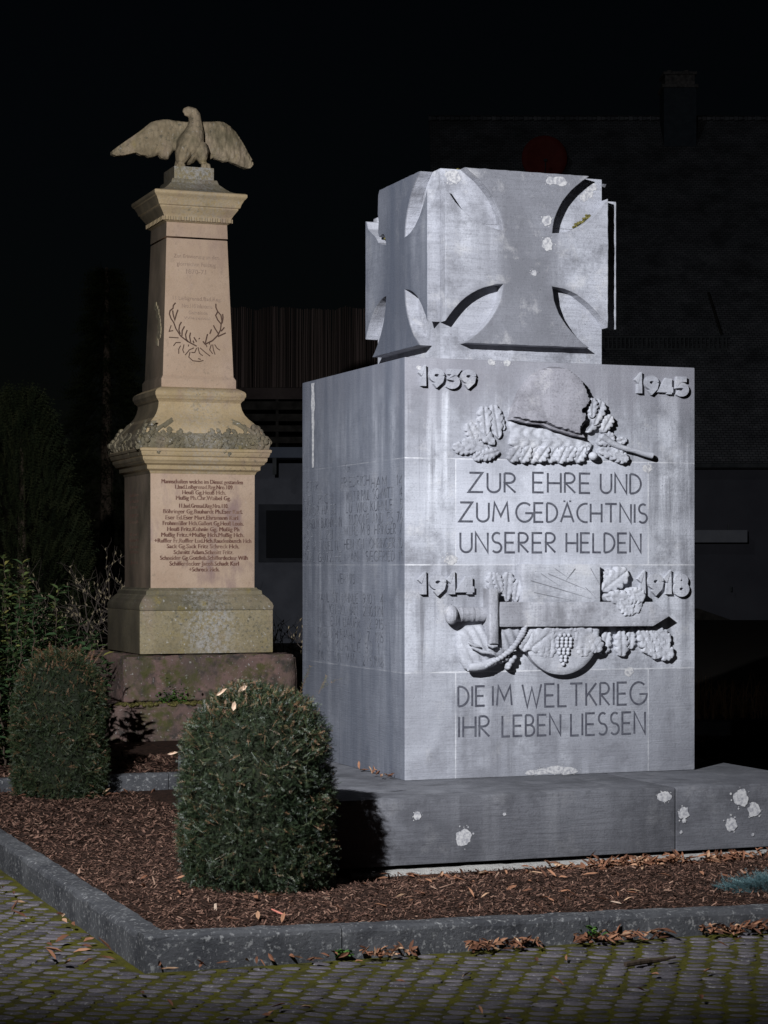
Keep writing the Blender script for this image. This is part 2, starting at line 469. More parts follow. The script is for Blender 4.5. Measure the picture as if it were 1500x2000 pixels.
GL = {
    'A': (.72, [[(0, 0), (.36, 1), (.72, 0)], [(.13, .3), (.59, .3)]]),
    'B': (.5, [[(0, 0), (0, 1)], [(0, 1)] + arc(.2, .76, .24, .24, 90, -90) + [(0, .52)], [(0, .52)] + arc(.22, .26, .28, .26, 90, -90) + [(0, 0)]]),
    'C': (.56, [arc(.5, .5, .5, .5, 80, 280)]),
    'D': (.58, [[(0, 0), (0, 1)], [(0, 1)] + arc(.08, .5, .5, .5, 90, -90, 20) + [(0, 0)]]),
    'E': (.5, [[(.5, 1), (0, 1), (0, 0), (.5, 0)], [(0, .5), (.44, .5)]]),
    'F': (.5, [[(.5, 1), (0, 1), (0, 0)], [(0, .5), (.42, .5)]]),
    'G': (.8, [arc(.46, .5, .46, .5, 48, 350, 24) + [(.914, .46), (.5, .46)]]),
    'H': (.62, [[(0, 0), (0, 1)], [(.62, 0), (.62, 1)], [(0, .48), (.62, .48)]]),
    'I': (.02, [[(.01, 0), (.01, 1)]]),
    'J': (.35, [[(.35, 1), (.35, .25)] + arc(.15, .2, .2, .2, 0, -140)]),
    'K': (.56, [[(0, 0), (0, 1)], [(.54, 1), (.02, .42)], [(.14, .56), (.56, 0)]]),
    'L': (.44, [[(0, 1), (0, 0), (.44, 0)]]),
    'M': (.78, [[(0, 0), (.08, 1), (.39, .3), (.70, 1), (.78, 0)]]),
    'N': (.62, [[(0, 0), (0, 1), (.62, 0), (.62, 1)]]),
    'O': (.8, [arc(.4, .5, .4, .5, 90, 450, 28)]),
    'P': (.5, [[(0, 0), (0, 1)], [(0, 1)] + arc(.22, .72, .28, .28, 90, -90) + [(0, .44)]]),
    'R': (.52, [[(0, 0), (0, 1)], [(0, 1)] + arc(.2, .75, .27, .25, 90, -90) + [(.02, .5), (.5, 0)]]),
    'S': (.5, [arc(.27, .75, .23, .25, 50, 270, 14) + arc(.25, .25, .25, .25, 90, -140, 14)[1:]]),
    'T': (.66, [[(0, 1), (.66, 1)], [(.33, 1), (.33, 0)]]),
    'U': (.58, [[(0, 1), (0, .29)] + arc(.29, .29, .29, .29, 180, 360) + [(.58, 1)]]),
    'V': (.62, [[(0, 1), (.31, 0), (.62, 1)]]),
    'W': (1.0, [[(0, 1), (.26, 0), (.5, .85), (.74, 0), (1.0, 1)]]),
    'X': (.6, [[(0, 0), (.6, 1)], [(0, 1), (.6, 0)]]),
    'Y': (.6, [[(0, 1), (.3, .5), (.6, 1)], [(.3, .5), (.3, 0)]]),
    'Z': (.66, [[(.04, 1), (.62, 1), (0, 0), (.66, 0)]]),
    '1': (.2, [[(0, .8), (.18, 1), (.18, 0)]]),
    '2': (.5, [arc(.25, .75, .24, .25, 160, -40) + [(0, 0), (.5, 0)]]),
    '3': (.5, [arc(.22, .75, .24, .25, 150, -80) + arc(.22, .26, .27, .26, 80, -150)[1:]]),
    '4': (.55, [[(.42, 0), (.42, 1), (0, .3), (.55, .3)]]),
    '5': (.5, [[(.46, 1), (.08, 1), (.04, .55)] + arc(.22, .3, .27, .3, 110, -140)]),
    '6': (.5, [arc(.25, .27, .24, .27, 90, 450, 20)[:], [(.02, .3), (.12, .7), (.38, 1)]]),
    '7': (.5, [[(0, 1), (.5, 1), (.15, 0)]]),
    '8': (.5, [arc(.25, .76, .2, .24, 90, 450, 18), arc(.25, .26, .25, .26, 90, 450, 18)]),
    '9': (.5, [arc(.25, .73, .24, .27, 90, 450, 20), [(.48, .7), (.38, .3), (.12, 0)]]),
    '0': (.6, [arc(.3, .5, .3, .5, 90, 450, 24)]),
    '.': (.04, [[(0, 0), (.04, .0), (.04, .05)]]),
    ' ': (.4, []),
}
GL['Ä'] = (.72, GL['A'][1] + [[(.2, 1.08), (.2, 1.16)], [(.52, 1.08), (.52, 1.16)]])
GL['Ö'] = (.8, GL['O'][1] + [[(.26, 1.08), (.26, 1.16)], [(.54, 1.08), (.54, 1.16)]])
GL['Ü'] = (.58, GL['U'][1] + [[(.18, 1.08), (.18, 1.16)], [(.4, 1.08), (.4, 1.16)]])


def ribbon(mb, pts, wd, place, lift):
    """mitred flat stroke; place(x, z, lift) -> 3D"""
    P2 = [Vector(p) for p in pts]
    Q = [P2[0]]
    for p in P2[1:]:
        if (p - Q[-1]).length > 1e-5: Q.append(p)
    if len(Q) < 2: return
    Lf = []; Rt = []
    for i, p in enumerate(Q):
        d0 = (Q[i] - Q[i - 1]).normalized() if i else None
        d1 = (Q[i + 1] - Q[i]).normalized() if i < len(Q) - 1 else None
        if d0 is None: d0 = d1
        if d1 is None: d1 = d0
        n0 = Vector((-d0.y, d0.x)); n1 = Vector((-d1.y, d1.x))
        n = (n0 + n1)
        if n.length < 1e-3: n = n0
        n.normalize()
        k = 1 / max(.42, n.dot(n0))
        Lf.append(p + n * (wd / 2 * k)); Rt.append(p - n * (wd / 2 * k))
    n = len(Q)
    vs = [place(p.x, p.y, lift) for p in Lf] + [place(p.x, p.y, lift) for p in Rt]
    fs = [(i, n + i, n + i + 1, i + 1) for i in range(n - 1)]
    mb.add(vs, fs)


def word(mb, txt, x0, x1, z0, z1, wd, place, sp=.2, drop=0.0):
    h = z1 - z0
    adv = []; x = 0
    for c in txt:
        adv.append(x); x += GL[c][0] + sp
    tot = x - sp
    sx = (x1 - x0 - wd) / tot if x1 is not None else h
    k = 0
    for c, a in zip(txt, adv):
        if drop and random.random() < drop: continue
        for st in GL[c][1]:
            k += 1
            pts = [(x0 + wd / 2 + (a + px) * sx, z0 + wd / 2 + pz * (h - wd)) for px, pz in st]
            ribbon(mb, pts, wd, place, .0012 + .0002 * (k % 5))

# ------------------------------------------------------------------ lettering from the built-in face
def text_mesh(body, bold=0.0, extrude=0.0):
    cu = bpy.data.curves.new('txt', 'FONT')
    cu.body = body; cu.size = 1; cu.offset = bold; cu.extrude = extrude; cu.resolution_u = 3
    o = bpy.data.objects.new('txt', cu); COL.objects.link(o)
    me = bpy.data.meshes.new_from_object(o.evaluated_get(bpy.context.evaluated_depsgraph_get()))
    vs = np.array([v.co[:] for v in me.vertices]); fs = [tuple(p.vertices) for p in me.polygons]
    bpy.data.objects.remove(o); bpy.data.curves.remove(cu); bpy.data.meshes.remove(me)
    return vs, fs


def fit_text(mb, body, x0, x1, z0, z1, place, bold=0.0, depth=0.0, cap='Hg'):
    vs, fs = text_mesh(body, bold, .5 if depth else 0)
    lo = vs.min(0); hi = vs.max(0)
    zs = (z1 - z0) / (hi[1] - lo[1]) if cap is None else None
    out = []
    for v in vs:
        x = x0 + (v[0] - lo[0]) / (hi[0] - lo[0]) * (x1 - x0)
        z = z0 + (v[1] - lo[1]) * zs if zs else z0 + v[1] / .73 * (z1 - z0)
        lift = .0015 if not depth else (-.004 if v[2] < 0 else depth)
        out.append(place(x, z, lift))
    mb.add(out, fs)

# ================================================================== GROUND
KX, KY = -2.07, -2.53                # outer kerb lines in the memorial frame
m = Mat('far ground', .95, .1); m.col(m.mix(m.noise(3, detail=8), (.03, .026, .022), (.06, .05, .042))); m.bump(m.noise(20), .02)
GROUND = m.m
g = MB(); g.add([(-150, -40, -.03), (150, -40, -.03), (150, 250, -.03), (-150, 250, -.03)], [(0, 1, 2, 3)])
tag(g.build('ground', GROUND), kind='structure')

m = Mat('cobbles', .8, .3)
t_ = m.tint()
b_ = m.mix(t_, (.046, .041, .048), (.125, .112, .128))
b_ = m.mix(m.ramp(m.noise(9, detail=7, rough=.7), (.48, 0.0), (.66, .7)), b_, (.05, .046, .05))
b_ = m.mix(m.ramp(m.noise(70, loc=(3, 3, 3), detail=4), (.58, 0.0), (.68, .6)), b_, (.27, .26, .27))
b_ = m.mix(m.ramp(m.noise(14, loc=(8, 1, 3), detail=7, rough=.7), (.60, 0.0), (.70, .7)), b_, (.075, .07, .018))
m.col(b_); m.bump(m.noise(70, detail=7, rough=.75), .008, 1.0)
COBBLE = m.m
m = Mat('moss joints', .98, .1)
b_ = m.mix(m.ramp(m.noise(7, detail=6), (.38, 0.0), (.62, 1.0)), (.045, .041, .015), (.084, .079, .009))
b_ = m.mix(m.ramp(m.noise(60, loc=(2, 2, 2), detail=4), (.5, 0.0), (.7, .8)), b_, (.05, .05, .01))
m.col(b_); m.bump(m.noise(110, detail=5), .012, 1.0)
MOSS = m.m

pb = MB()
nx, ny = 190, 150
vs = []; fs = []
for j in range(ny + 1):
    for i in range(nx + 1):
        x = -5.2 + 10.4 * i / nx; y = -6.2 + 9.0 * j / ny
        vs.append(M.W(x, y, .0068 + .003 * noise.noise((x * 3, y * 3, 0)) + .0025 * noise.noise((x * 16, y * 16, 3))))
for j in range(ny):
    for i in range(nx):
        x = -5.2 + 10.4 * (i + .5) / nx; y = -6.2 + 9.0 * (j + .5) / ny
        if x > KX + .25 and y > KY + .25: continue
        a = j * (nx + 1) + i
        fs.append((a, a + 1, a + nx + 2, a + nx + 1))
pb.add(vs, fs)
pv = tag(pb.build('moss_joints', MOSS, smooth=True), kind='structure')

cb = MB()
CA = R(10.9); cu = (math.cos(CA), -math.sin(CA)); cv = (math.sin(CA), math.cos(CA))
def to_m(wx, wy):
    return ((wx - P[0]) * U[0] + (wy - P[1]) * U[1], (wx - P[0]) * V[0] + (wy - P[1]) * V[1])
PX_, PY_ = .098, .0775
for i in range(-45, 40):
    for j in range(60, 190):
        gx = i * PX_ + random.gauss(0, .006); gy = (j + .5 * (i % 2)) * PY_ + random.gauss(0, .004)
        gx += .012 * noise.noise((gx * 2, gy * 2, 4)); gy += .02 * noise.noise((gx * 2, gy * 2, 8))
        wx = cu[0] * gx + cv[0] * gy; wy = cu[1] * gx + cv[1] * gy
        if wy < 6.9 or wy > 12.5 or abs(wx / wy) > .215: continue
        mx_, my_ = to_m(wx, wy)
        if mx_ > KX - .045 and my_ > KY - .045: continue
        rx = .0462 + random.uniform(-.008, .003); ry = .0265 + random.uniform(-.005, .004)
        ro = random.gauss(0, .12); hh = random.uniform(-.0015, .0025); tl = random.uniform(-.05, .05); tm = random.uniform(-.06, .03)
        n = 11; vs = []; ph = [random.uniform(.9, 1.08) for _ in range(n)]
        for (q, zz) in ((1.0, -.015), (.98, .0008), (.86, .0026), (.62, .0036)):
            for k in range(n):
                t = 2 * math.pi * k / n
                lx = math.cos(t) * rx * q * ph[k]; ly = math.sin(t) * ry * q * ph[k]
                lx, ly = lx * math.cos(ro) - ly * math.sin(ro), lx * math.sin(ro) + ly * math.cos(ro)
                vs.append((lx, ly, zz + (hh + lx * tl + ly * tm if zz > 0 else 0)))
        vs.append((0, 0, .004 + hh))
        fs = []
        for r_ in range(3):
            for k in range(n): fs.append((r_ * n + k, r_ * n + (k + 1) % n, (r_ + 1) * n + (k + 1) % n, (r_ + 1) * n + k))
        for k in range(n): fs.append((3 * n + k, 3 * n + (k + 1) % n, 4 * n))
        cb.add([(wx + cu[0] * a + cv[0] * b, wy + cu[1] * a + cv[1] * b, c + .0075) for a, b, c in vs], fs, random.random() ** 1.3)
tag(cb.build('cobble_paving', COBBLE, smooth=True, angle=60), kind='structure')

# kerbs
m = Mat('kerb stone', .95, .15)
b_ = m.mix(m.ramp(m.noise(4, detail=7), (.35, 0.0), (.65, 1.0)), (.036, .037, .042), (.085, .087, .093))
b_ = m.mix(m.ramp(m.noise(50, loc=(3, 3, 3), detail=5), (.56, 0.0), (.66, .75)), b_, (.25, .25, .25))
b_ = m.mix(m.ramp(m.noise(22, loc=(6, 3, 3), detail=6), (.67, 0.0), (.72, .7)), b_, (.26, .26, .255))
m.col(b_); m.bump(m.noise(60, detail=7, rough=.75), .008, 1.0)
KERB = m.m


def kerb_run(mb, x0, y0, x1, y1, wd, z0, z1, joints):
    L_ = math.hypot(x1 - x0, y1 - y0); dx, dy = (x1 - x0) / L_, (y1 - y0) / L_; px, py = -dy, dx
    cuts = [0] + joints + [L_]
    for a, b in zip(cuts[:-1], cuts[1:]):
        n = max(2, int((b - a) / .06)); a += .003; b -= .003
        vs = []; fs = []
        z1_ = z1
        prof_ = lambda z1: [(0, z0), (0, z1 - .022), (.006, z1 - .008), (.02, z1), (wd - .02, z1), (wd - .005, z1 - .01), (wd, z0)]
        for i in range(n + 1):
            s = a + (b - a) * i / n
            for k, (o, z) in enumerate(prof_(z1_(s) if callable(z1_) else z1_)):
                nn = noise.noise((s * 9, k * 1.7, x0)) * .006 + noise.noise((s * 30, k * 2.7, y0)) * .004
                oo = o + (nn if 0 < k < 6 else 0); zz = z + (nn * .8 if 0 < k < 6 else 0)
                vs.append(M.W(x0 + dx * s + px * oo, y0 + dy * s + py * oo, zz))
        m_ = 7
        for i in range(n):
            for k in range(m_ - 1): fs.append((i * m_ + k, (i + 1) * m_ + k, (i + 1) * m_ + k + 1, i * m_ + k + 1))
        fs.append(tuple(range(m_))); fs.append(tuple(n * m_ + k for k in range(m_ - 1, -1, -1)))
        mb.add(vs, fs)

kb = MB()
JA, JB = M.front(668, 1870, KY)[0] - KX, M.front(1153, 1830, KY)[0] - KX
ktop = lambda s: .155 - .0175 * s
kerb_run(kb, KX, KY, 4.6, KY, .13, -.05, ktop, [JA, JB, JB + 1.0, JB + 2.0])
kerb_run(kb, KX, 5.0, KX, KY + .13, .13, -.05, .148, [1.05, 2.1, 3.1, 4.1, 5.15, 6.2])
kb2 = MB()
kerb_run(kb2, KX + .13, 3.25, .3, 3.25, .10, .0, .212, [.74, 1.5])
tag(kb.build('kerb', KERB), kind='structure')
tag(kb2.build('inner_kerb', KERB), kind='structure')

# mulch beds
m = Mat('mulch soil', .97, .1)
m.col(m.mix(m.ramp(m.noise(28, detail=7, rough=.75), (.38, 0.0), (.66, 1.0)), (.016, .010, .008), (.075, .040, .028))); m.bump(m.noise(70, detail=6, rough=.8), .02, 1.0)
SOIL = m.m
m = Mat('bark chips', .9, .15)
b_ = m.ramp(m.tint(), (0.0, (.03, .016, .012)), (.45, (.10, .052, .037)), (.8, (.185, .105, .075)), (.95, (.28, .18, .13)), (1.0, (.40, .31, .24)))
m.col(m.mix(m.ramp(m.noise(50), (.4, 0.0), (.7, .5)), b_, (.02, .012, .01)))
CHIP = m.m


def bed_z(x, y):
    z = .098 + .016 * noise.noise((x * 1.3, y * 1.3, 1)) + .008 * noise.noise((x * 6, y * 6, 2))
    e = min(x - KX - .13, y - KY - .13)
    z += (.04 - .0165 * (x - KX) * max(0, 1 - (y - KY) / 1.5)) * max(0, 1 - e / 1.1)
    f_ = max(0, 1 - abs(y + .92) / .3) if y < -.6 and x > -.7 else 0
    return z - .015 * max(0, 1 - e / .1) - .035 * f_

def bed2_z(x, y):
    return .20 + .02 * noise.noise((x * 1.3, y * 1.3, 5)) + .008 * noise.noise((x * 6, y * 6, 2))

def sheet(mb, x0, x1, y0, y1, n, zf):
    nx = max(2, int((x1 - x0) * n)); ny = max(2, int((y1 - y0) * n)); vs = []; fs = []
    for j in range(ny + 1):
        for i in range(nx + 1):
            x = x0 + (x1 - x0) * i / nx; y = y0 + (y1 - y0) * j / ny
            vs.append(M.W(x, y, zf(x, y)))
    for j in range(ny):
        for i in range(nx):
            a = j * (nx + 1) + i; fs.append((a, a + 1, a + nx + 2, a + nx + 1))
    mb.add(vs, fs)

sb = MB()
sheet(sb, KX + .06, 4.6, KY + .06, 3.3, 14, bed_z)
tag(sb.build('mulch_soil', SOIL, smooth=True), kind='structure')
sb = MB()
sheet(sb, KX + .06, .4, 3.30, 9.0, 10, bed2_z)
tag(sb.build('column_bed_soil', SOIL, smooth=True), kind='structure')


def chips(mb, n, x0, x1, y0, y1, zf, l0, l1, w0, w1, tfn, tilt=.35, lift=.008, curl=.0, ok=None):
    made = tries = 0
    while made < n:
        x = random.uniform(x0, x1); y = random.uniform(y0, y1)
        wp = M.W(x, y)
        tries += 1
        if tries > 40 * n: break
        if abs(wp.x / wp.y) > .24: continue
        if ok and not ok(x, y): continue
        made += 1
        z = zf(x, y) + random.uniform(0, lift)
        l = random.uniform(l0, l1); wd = random.uniform(w0, w1)
        a = random.uniform(0, 6.283); tx = random.gauss(0, tilt); ty = random.gauss(0, tilt)
        e = Matrix.Rotation(a, 3, 'Z') @ Matrix.Rotation(tx, 3, 'X') @ Matrix.Rotation(ty, 3, 'Y')
        c = Vector((wp.x, wp.y, z + abs(math.sin(ty)) * l * .3))
        if curl:
            q = [(-l / 2, 0, 0), (-l * .2, -wd / 2, curl * .5), (l * .15, -wd / 2, curl), (l / 2, 0, curl * .3), (l * .15, wd / 2, curl), (-l * .2, wd / 2, curl * .5), (-l * .2, 0, -curl * .2), (l * .15, 0, 0)]
            f = [(0, 1, 6), (1, 2, 7, 6), (2, 3, 7), (3, 4, 7), (4, 5, 6, 7), (5, 0, 6)]
        else:
            k = random.uniform(.4, 1.0)
            q = [(-l / 2, -wd / 2 * k, 0), (l / 2, -wd / 2, 0), (l / 2 * k, wd / 2, 0), (-l / 2, wd / 2 * k, 0)]
            f = [(0, 1, 2, 3)]
        mb.add([c + e @ Vector(p) for p in q], f, tfn())

def in_plinth(x, y): return -.68 < x < 2.2 and y > -.78

cm = MB()
chips(cm, 36000, KX + .12, 4.0, KY + .13, 0.4, bed_z, .007, .030, .003, .0075, lambda: random.random() ** 1.2 * .9, ok=lambda x, y: not in_plinth(x, y))
chips(cm, 6500, KX + .12, 0.2, .4, 3.28, bed_z, .014, .042, .005, .011, lambda: random.random() ** 1.2 * .9, ok=lambda x, y: not in_plinth(x, y))
chips(cm, 3500, KX + .1, 0.2, 3.36, 4.7, bed2_z, .02, .06, .007, .016, lambda: random.random() ** 1.1 * .92)
chips(cm, 70, KX + .12, 3.4, KY + .13, 0.2, bed_z, .03, .08, .006, .016, lambda: random.uniform(.85, 1), lift=.015, ok=lambda x, y: not in_plinth(x, y))
tag(cm.build('bark_mulch', CHIP), kind='stuff', label='dark brown bark chip mulch covering the kerbed bed', cat='mulch')

m = Mat('dead leaves', .85, .2)
m.col(m.ramp(m.tint(), (0.0, (.06, .028, .018)), (.5, (.17, .075, .042)), (.85, (.28, .145, .085)), (1.0, (.38, .26, .17)))); m.bump(m.noise(80), .004)
LEAF = m.m
lm = MB()
lt = lambda: random.random()
dz = lambda x, y: bed_z(x, y) + .008
fx_ = lambda X, y: M.front(X, 1700, y)[0]
for Xa, Xb, n in ((1140, 1200, 60), (1195, 1335, 150), (1365, 1450, 110), (1485, 1530, 40), (1070, 1110, 14)):
    chips(lm, n, fx_(Xa, -.9), fx_(Xb, -.9), -1.06, -.86, dz, .035, .085, .010, .017, lt, .5, .03, .007)
chips(lm, 60, -.6, 1.8, -1.3, -.86, dz, .04, .10, .012, .022, lt, .4, .012, .008)
chips(lm, 90, KX + .2, 1.6, KY + .15, -.86, dz, .03, .09, .01, .02, lt, .3, .01, .006)
pz = lambda x, y: .024
for Xa, Xb, n in ((690, 800, 40), (900, 1045, 80), (1110, 1240, 70), (1255, 1300, 16), (1355, 1530, 120), (560, 690, 12), (300, 560, 10)):
    chips(lm, n, fx_(Xa, KY), fx_(Xb, KY), KY - .12, KY - .01, pz, .03, .075, .009, .016, lt, .45, .022, .006)
chips(lm, 50, KX - .3, KX - .02, KY + .1, 3.0, pz, .04, .10, .012, .022, lt, .4, .015, .009)
chips(lm, 40, -3, 3.4, -4.2, KY - .1, pz, .03, .07, .01, .018, lt, .3, .01, .006)
chips(lm, 40, KX + .1, -.6, 2.7, 3.2, dz, .04, .10, .012, .022, lt, .4, .015, .009)
chips(lm, 14, -.09, -.015, .05, .55, lambda x, y: .455, .03, .06, .009, .015, lt, .6, .02, .006)
tag(lm.build('dead_leaves', LEAF), kind='stuff', label='curled orange brown dead leaves drifted along plinth and kerb', cat='leaves')

# ================================================================== MEMORIAL BLOCK
mem = thing('war_memorial', 'large square grey stone memorial block with carved sword, helmet and crosses on a low plinth', 'war memorial', (P[0], P[1], 0), TH)
BW, BD, B0, B1 = 1.759, 1.735, .45, 2.7225
yb = -.8
pl = MB()
jx = 1.205
pl.box(-.66, jx - .003, yb, 2.2, .116, .4495); a = pl
plo = a.build('plinth', STONE_PLINTH, mem, smooth=True, bevel=.008)
pr = MB(); pr.box(jx + .003, 2.14, yb + .002, 2.2, .114, .449)
pr.build('plinth', STONE_PLINTH, mem, smooth=True, bevel=.008)
ft = MB()
n = 60
vs = []; fs = []
for i in range(n + 1):
    x = -.6 + 2.7 * i / n
    o = .014 * noise.noise((x * 5, 0, 3)) + .012 * noise.noise((x * 17, 0, 3))
    for (y, z) in ((yb - .045 + o, .03), (yb - .035 + o, .082 + o * .7), (yb + .0, .094 + o * .5), (yb + .12, .096), (yb + .12, .118)):
        vs.append((x, y, z))
for i in range(n):
    for k in range(4): fs.append((i * 5 + k, (i + 1) * 5 + k, (i + 1) * 5 + k + 1, i * 5 + k + 1))
ft.add(vs, fs)
ft.build('footing', FOOTING, mem, smooth=True)

bk = MB(); bk.box(0, BW, 0, BD, B0, B1)
block = bk.build('block', STONE, mem, smooth=True, bevel=.007)

# upper cross block
CX, CY, CW, CT = .8443, .838, 1.0, .078
CZ, CL = 3.3275, .49
core = MB()
h = CW / 2
zc_ = CZ + .20
core.box(CX - h, CX + h, CY - h, CY + h, B1 + .001, zc_)
cp = [(CX - h, CY - h), (CX + h, CY - h), (CX + h, CY + h), (CX - h + .30, CY + h), (CX - h + .17, CY + .41), (CX - h + .04, CY + .33), (CX - h, CY + .27)]
core.add([(x, y, zc_ - .01) for x, y in cp] + [(x + (.012 if i > 3 else 0), y, 3.817) for i, (x, y) in enumerate(cp)],
         [tuple(range(7, 14))] + [(i, (i + 1) % 7, 7 + (i + 1) % 7, 7 + i) for i in range(7)])
crossb = core.build('cross_block', STONE_CROSS, mem, smooth=True, bevel=.006)
WA = .150


def quad_b(p0, p1, p2, n=10):
    return [((1 - t) ** 2 * p0[0] + 2 * t * (1 - t) * p1[0] + t * t * p2[0], (1 - t) ** 2 * p0[1] + 2 * t * (1 - t) * p1[1] + t * t * p2[1]) for t in [i / n for i in range(n + 1)]]

def cross_outline(chip=False):
    AV, AH, LV, LH = .383, .369, .487, h      # half widths and lengths of the arms
    o = []
    o += quad_b((AV, LV), (WA + .012, WA + .20), (WA, WA))[:-1] + quad_b((WA, WA), (WA + .21, WA + .012), (LH, AH))
    o += quad_b((LH, -AH), (WA + .21, -WA - .012), (WA, -WA))[:-1] + quad_b((WA, -WA), (WA + .012, -WA - .20), (AV, -LV))
    o += quad_b((-AV, -LV), (-WA - .012, -WA - .20), (-WA, -WA))[:-1] + quad_b((-WA, -WA), (-WA - .21, -WA - .012), (-LH, -AH))
    if chip:
        o += [(-LH, AH - .03), (-LH + .02, AH - .035), (-LH + .05, AH - .085), (-LH + .12, AH - .12), (-LH + .19, AH - .16)] + quad_b((-WA - .13, WA + .03), (-WA - .05, WA + .005), (-WA, WA), 4)[:-1]
    else:
        o += quad_b((-LH, AH), (-WA - .21, WA + .012), (-WA, WA))[:-1]
    if chip: o += quad_b((-WA, WA), (-WA - .02, WA + .10), (-.265, WA + .06), 4) + [(-.285, WA + .09), (-.275, WA + .15), (-.29, WA + .2), (-.283, LV - .03), (-.26, LV)]
    else: o += quad_b((-WA, WA), (-WA - .012, WA + .20), (-AV, LV))
    return o

def edge_wear(poly, step=.03, amt=.0035, seed=0):
    q = []
    n = len(poly)
    for i in range(n):
        a = Vector(poly[i]); b = Vector(poly[(i + 1) % n]); m_ = max(1, int((b - a).length / step))
        for k in range(m_):
            p = a.lerp(b, k / m_)
            q.append((p.x + amt * noise.noise((p.x * 25, p.y * 25, seed)), p.y + amt * noise.noise((p.x * 25, p.y * 25, seed + 9))))
    return q

for k, (rz, chip) in enumerate(((0, 0), (-90, 1), (180, 0), (90, 0))):
    cr = MB()
    cr.prism_y([(x, z + CZ) for x, z in edge_wear(cross_outline(chip), seed=k * 3)], -h - CT * (1.16 if k == 3 else 1.0), -h + .002)
    ca, sa = math.cos(R(rz)), math.sin(R(rz))
    o = cr.build('iron_cross', STONE_CROSS, mem, bevel=.004, xf=lambda x, y, z: (CX + ca * x - sa * y, CY + sa * x + ca * y, z))

# broken, mossy crumbs on the chipped arm and the top edge
m = Mat('moss clump', .98, .1); m.col(m.mix(m.ramp(m.noise(60), (.4, 0.0), (.6, 1.0)), (.05, .045, .015), (.17, .15, .05))); m.bump(m.noise(120), .01); MOSSM = m.m
mo = MB()
def lumps(mb, n, fx, r0, r1):
    for _ in range(n):
        p = fx(); r = random.uniform(r0, r1); mb.ball(p, r, r, r * .7, 7, 5)
lumps(mo, 26, lambda: (CX - h - CT * .9 + random.uniform(0, .2), CY + random.uniform(.27, .47), CZ + .20 + random.uniform(.0, .012)), .008, .024)
x_, z_ = M.front(1135, 433, CY - h)
lumps(mo, 40, lambda: ((t := random.uniform(-1, 1)), (x_ + t * .05, CY - h - random.uniform(0, .02), z_ + t * .035 + random.gauss(0, .006)))[1], .005, .012)
lumps(mo, 70, lambda: (CX - h - random.uniform(.0, .035), CY - h + random.uniform(0, .45), B1 + random.uniform(0, .035)), .006, .014)
lumps(mo, 14, lambda: (CX - h + random.uniform(.05, .3), CY - h + random.uniform(0, .05), 3.817), .006, .014)
lumps(mo, 40, lambda: (random.uniform(.3, 1.4), CY - h - random.uniform(0, .02), B1 + random.uniform(0, .006)), .004, .009)
mo.build('moss', MOSSM, mem, smooth=True)

# lichen patches
li = MB()
def blob(X, Y, r, y0, sx=1.0, n=34, fr=None):
    x, z = (fr or M).front(X, Y, y0)
    r = r / 350.0
    vs = [(x, y0 - .002, z)]
    s = random.uniform(0, 99)
    for k in range(n):
        t = 2 * math.pi * k / n
        q = r * (1 + .3 * noise.noise((math.cos(t) * 1.6 + s, math.sin(t) * 1.6, 0)) + .14 * noise.noise((math.cos(t) * 6 + s, math.sin(t) * 6, 3)))
        vs.append((x + q * math.cos(t) * sx, y0 - .0018, z + q * math.sin(t)))
    li.add(vs, [(0, 1 + k, 1 + (k + 1) % n) for k in range(n)])
    for _ in range(6):
        t = random.uniform(0, 6.28); q = r * random.uniform(1.05, 1.5); rr = r * random.uniform(.05, .16)
        li.add([(x + q * math.cos(t) * sx + rr * math.cos(a), y0 - .0017, z + q * math.sin(t) + rr * math.sin(a)) for a in (0, 1.1, 2.1, 3.3, 4.4, 5.4)], [(0, 1, 2, 3, 4, 5)])
yc = CY - h - CT
for X, Y, r in ((1068, 430, 10), (1069, 477, 12), (1043, 533, 6)): blob(X, Y, r, yc)
blob(884, 345, 13, CY - h, 1.2)
blob(1092, 354, 9, yc, 2.0); blob(1074, 353, 8, yc)
for X, Y, r in ((1150, 376, 10), (1158, 366, 8), (1140, 386, 8)): blob(X, Y, r, CY - h)
for X, Y, r in ((905, 1635, 15), (815, 1593, 7), (1335, 1588, 11), (1336, 1603, 4), (1447, 1558, 16), (1472, 1582, 13), (1428, 1610, 12), (1330, 1625, 3), (1470, 1630, 3), (985, 1590, 3)): blob(X, Y, r, yb)
blob(1297, 1556, 9, yb, 1.6)
for X, Y, r in ((1085, 1503, 8), (1060, 1507, 6), (1110, 1506, 7), (1038, 1509, 5)): blob(X, Y, r, 0, 2.6)
for X, Y, r in ((1228, 1312, 8), (960, 708, 6), (990, 709, 6), (818, 718, 4), (1264, 915, 8), (880, 1093, 10)): blob(X, Y, r, 0, 1.3)
q = []
for k in range(24):
    t = k / 23
    y_, z_ = M.side(612, 745 + 165 * t); wd_ = .035 * (1 - .5 * t) * (1 + .4 * noise.noise((t * 6, 3, 3)))
    q.append(((-.0018, y_ + wd_, z_ - .01), (-.0018, y_ - wd_ * .8 + .01 * noise.noise((t * 9, 8, 3)), z_ - .01)))
for k in range(23): li.add([q[k][0], q[k][1], q[k + 1][1], q[k + 1][0]], [(0, 1, 2, 3)])
li.build('lichen', LICHEN, mem)

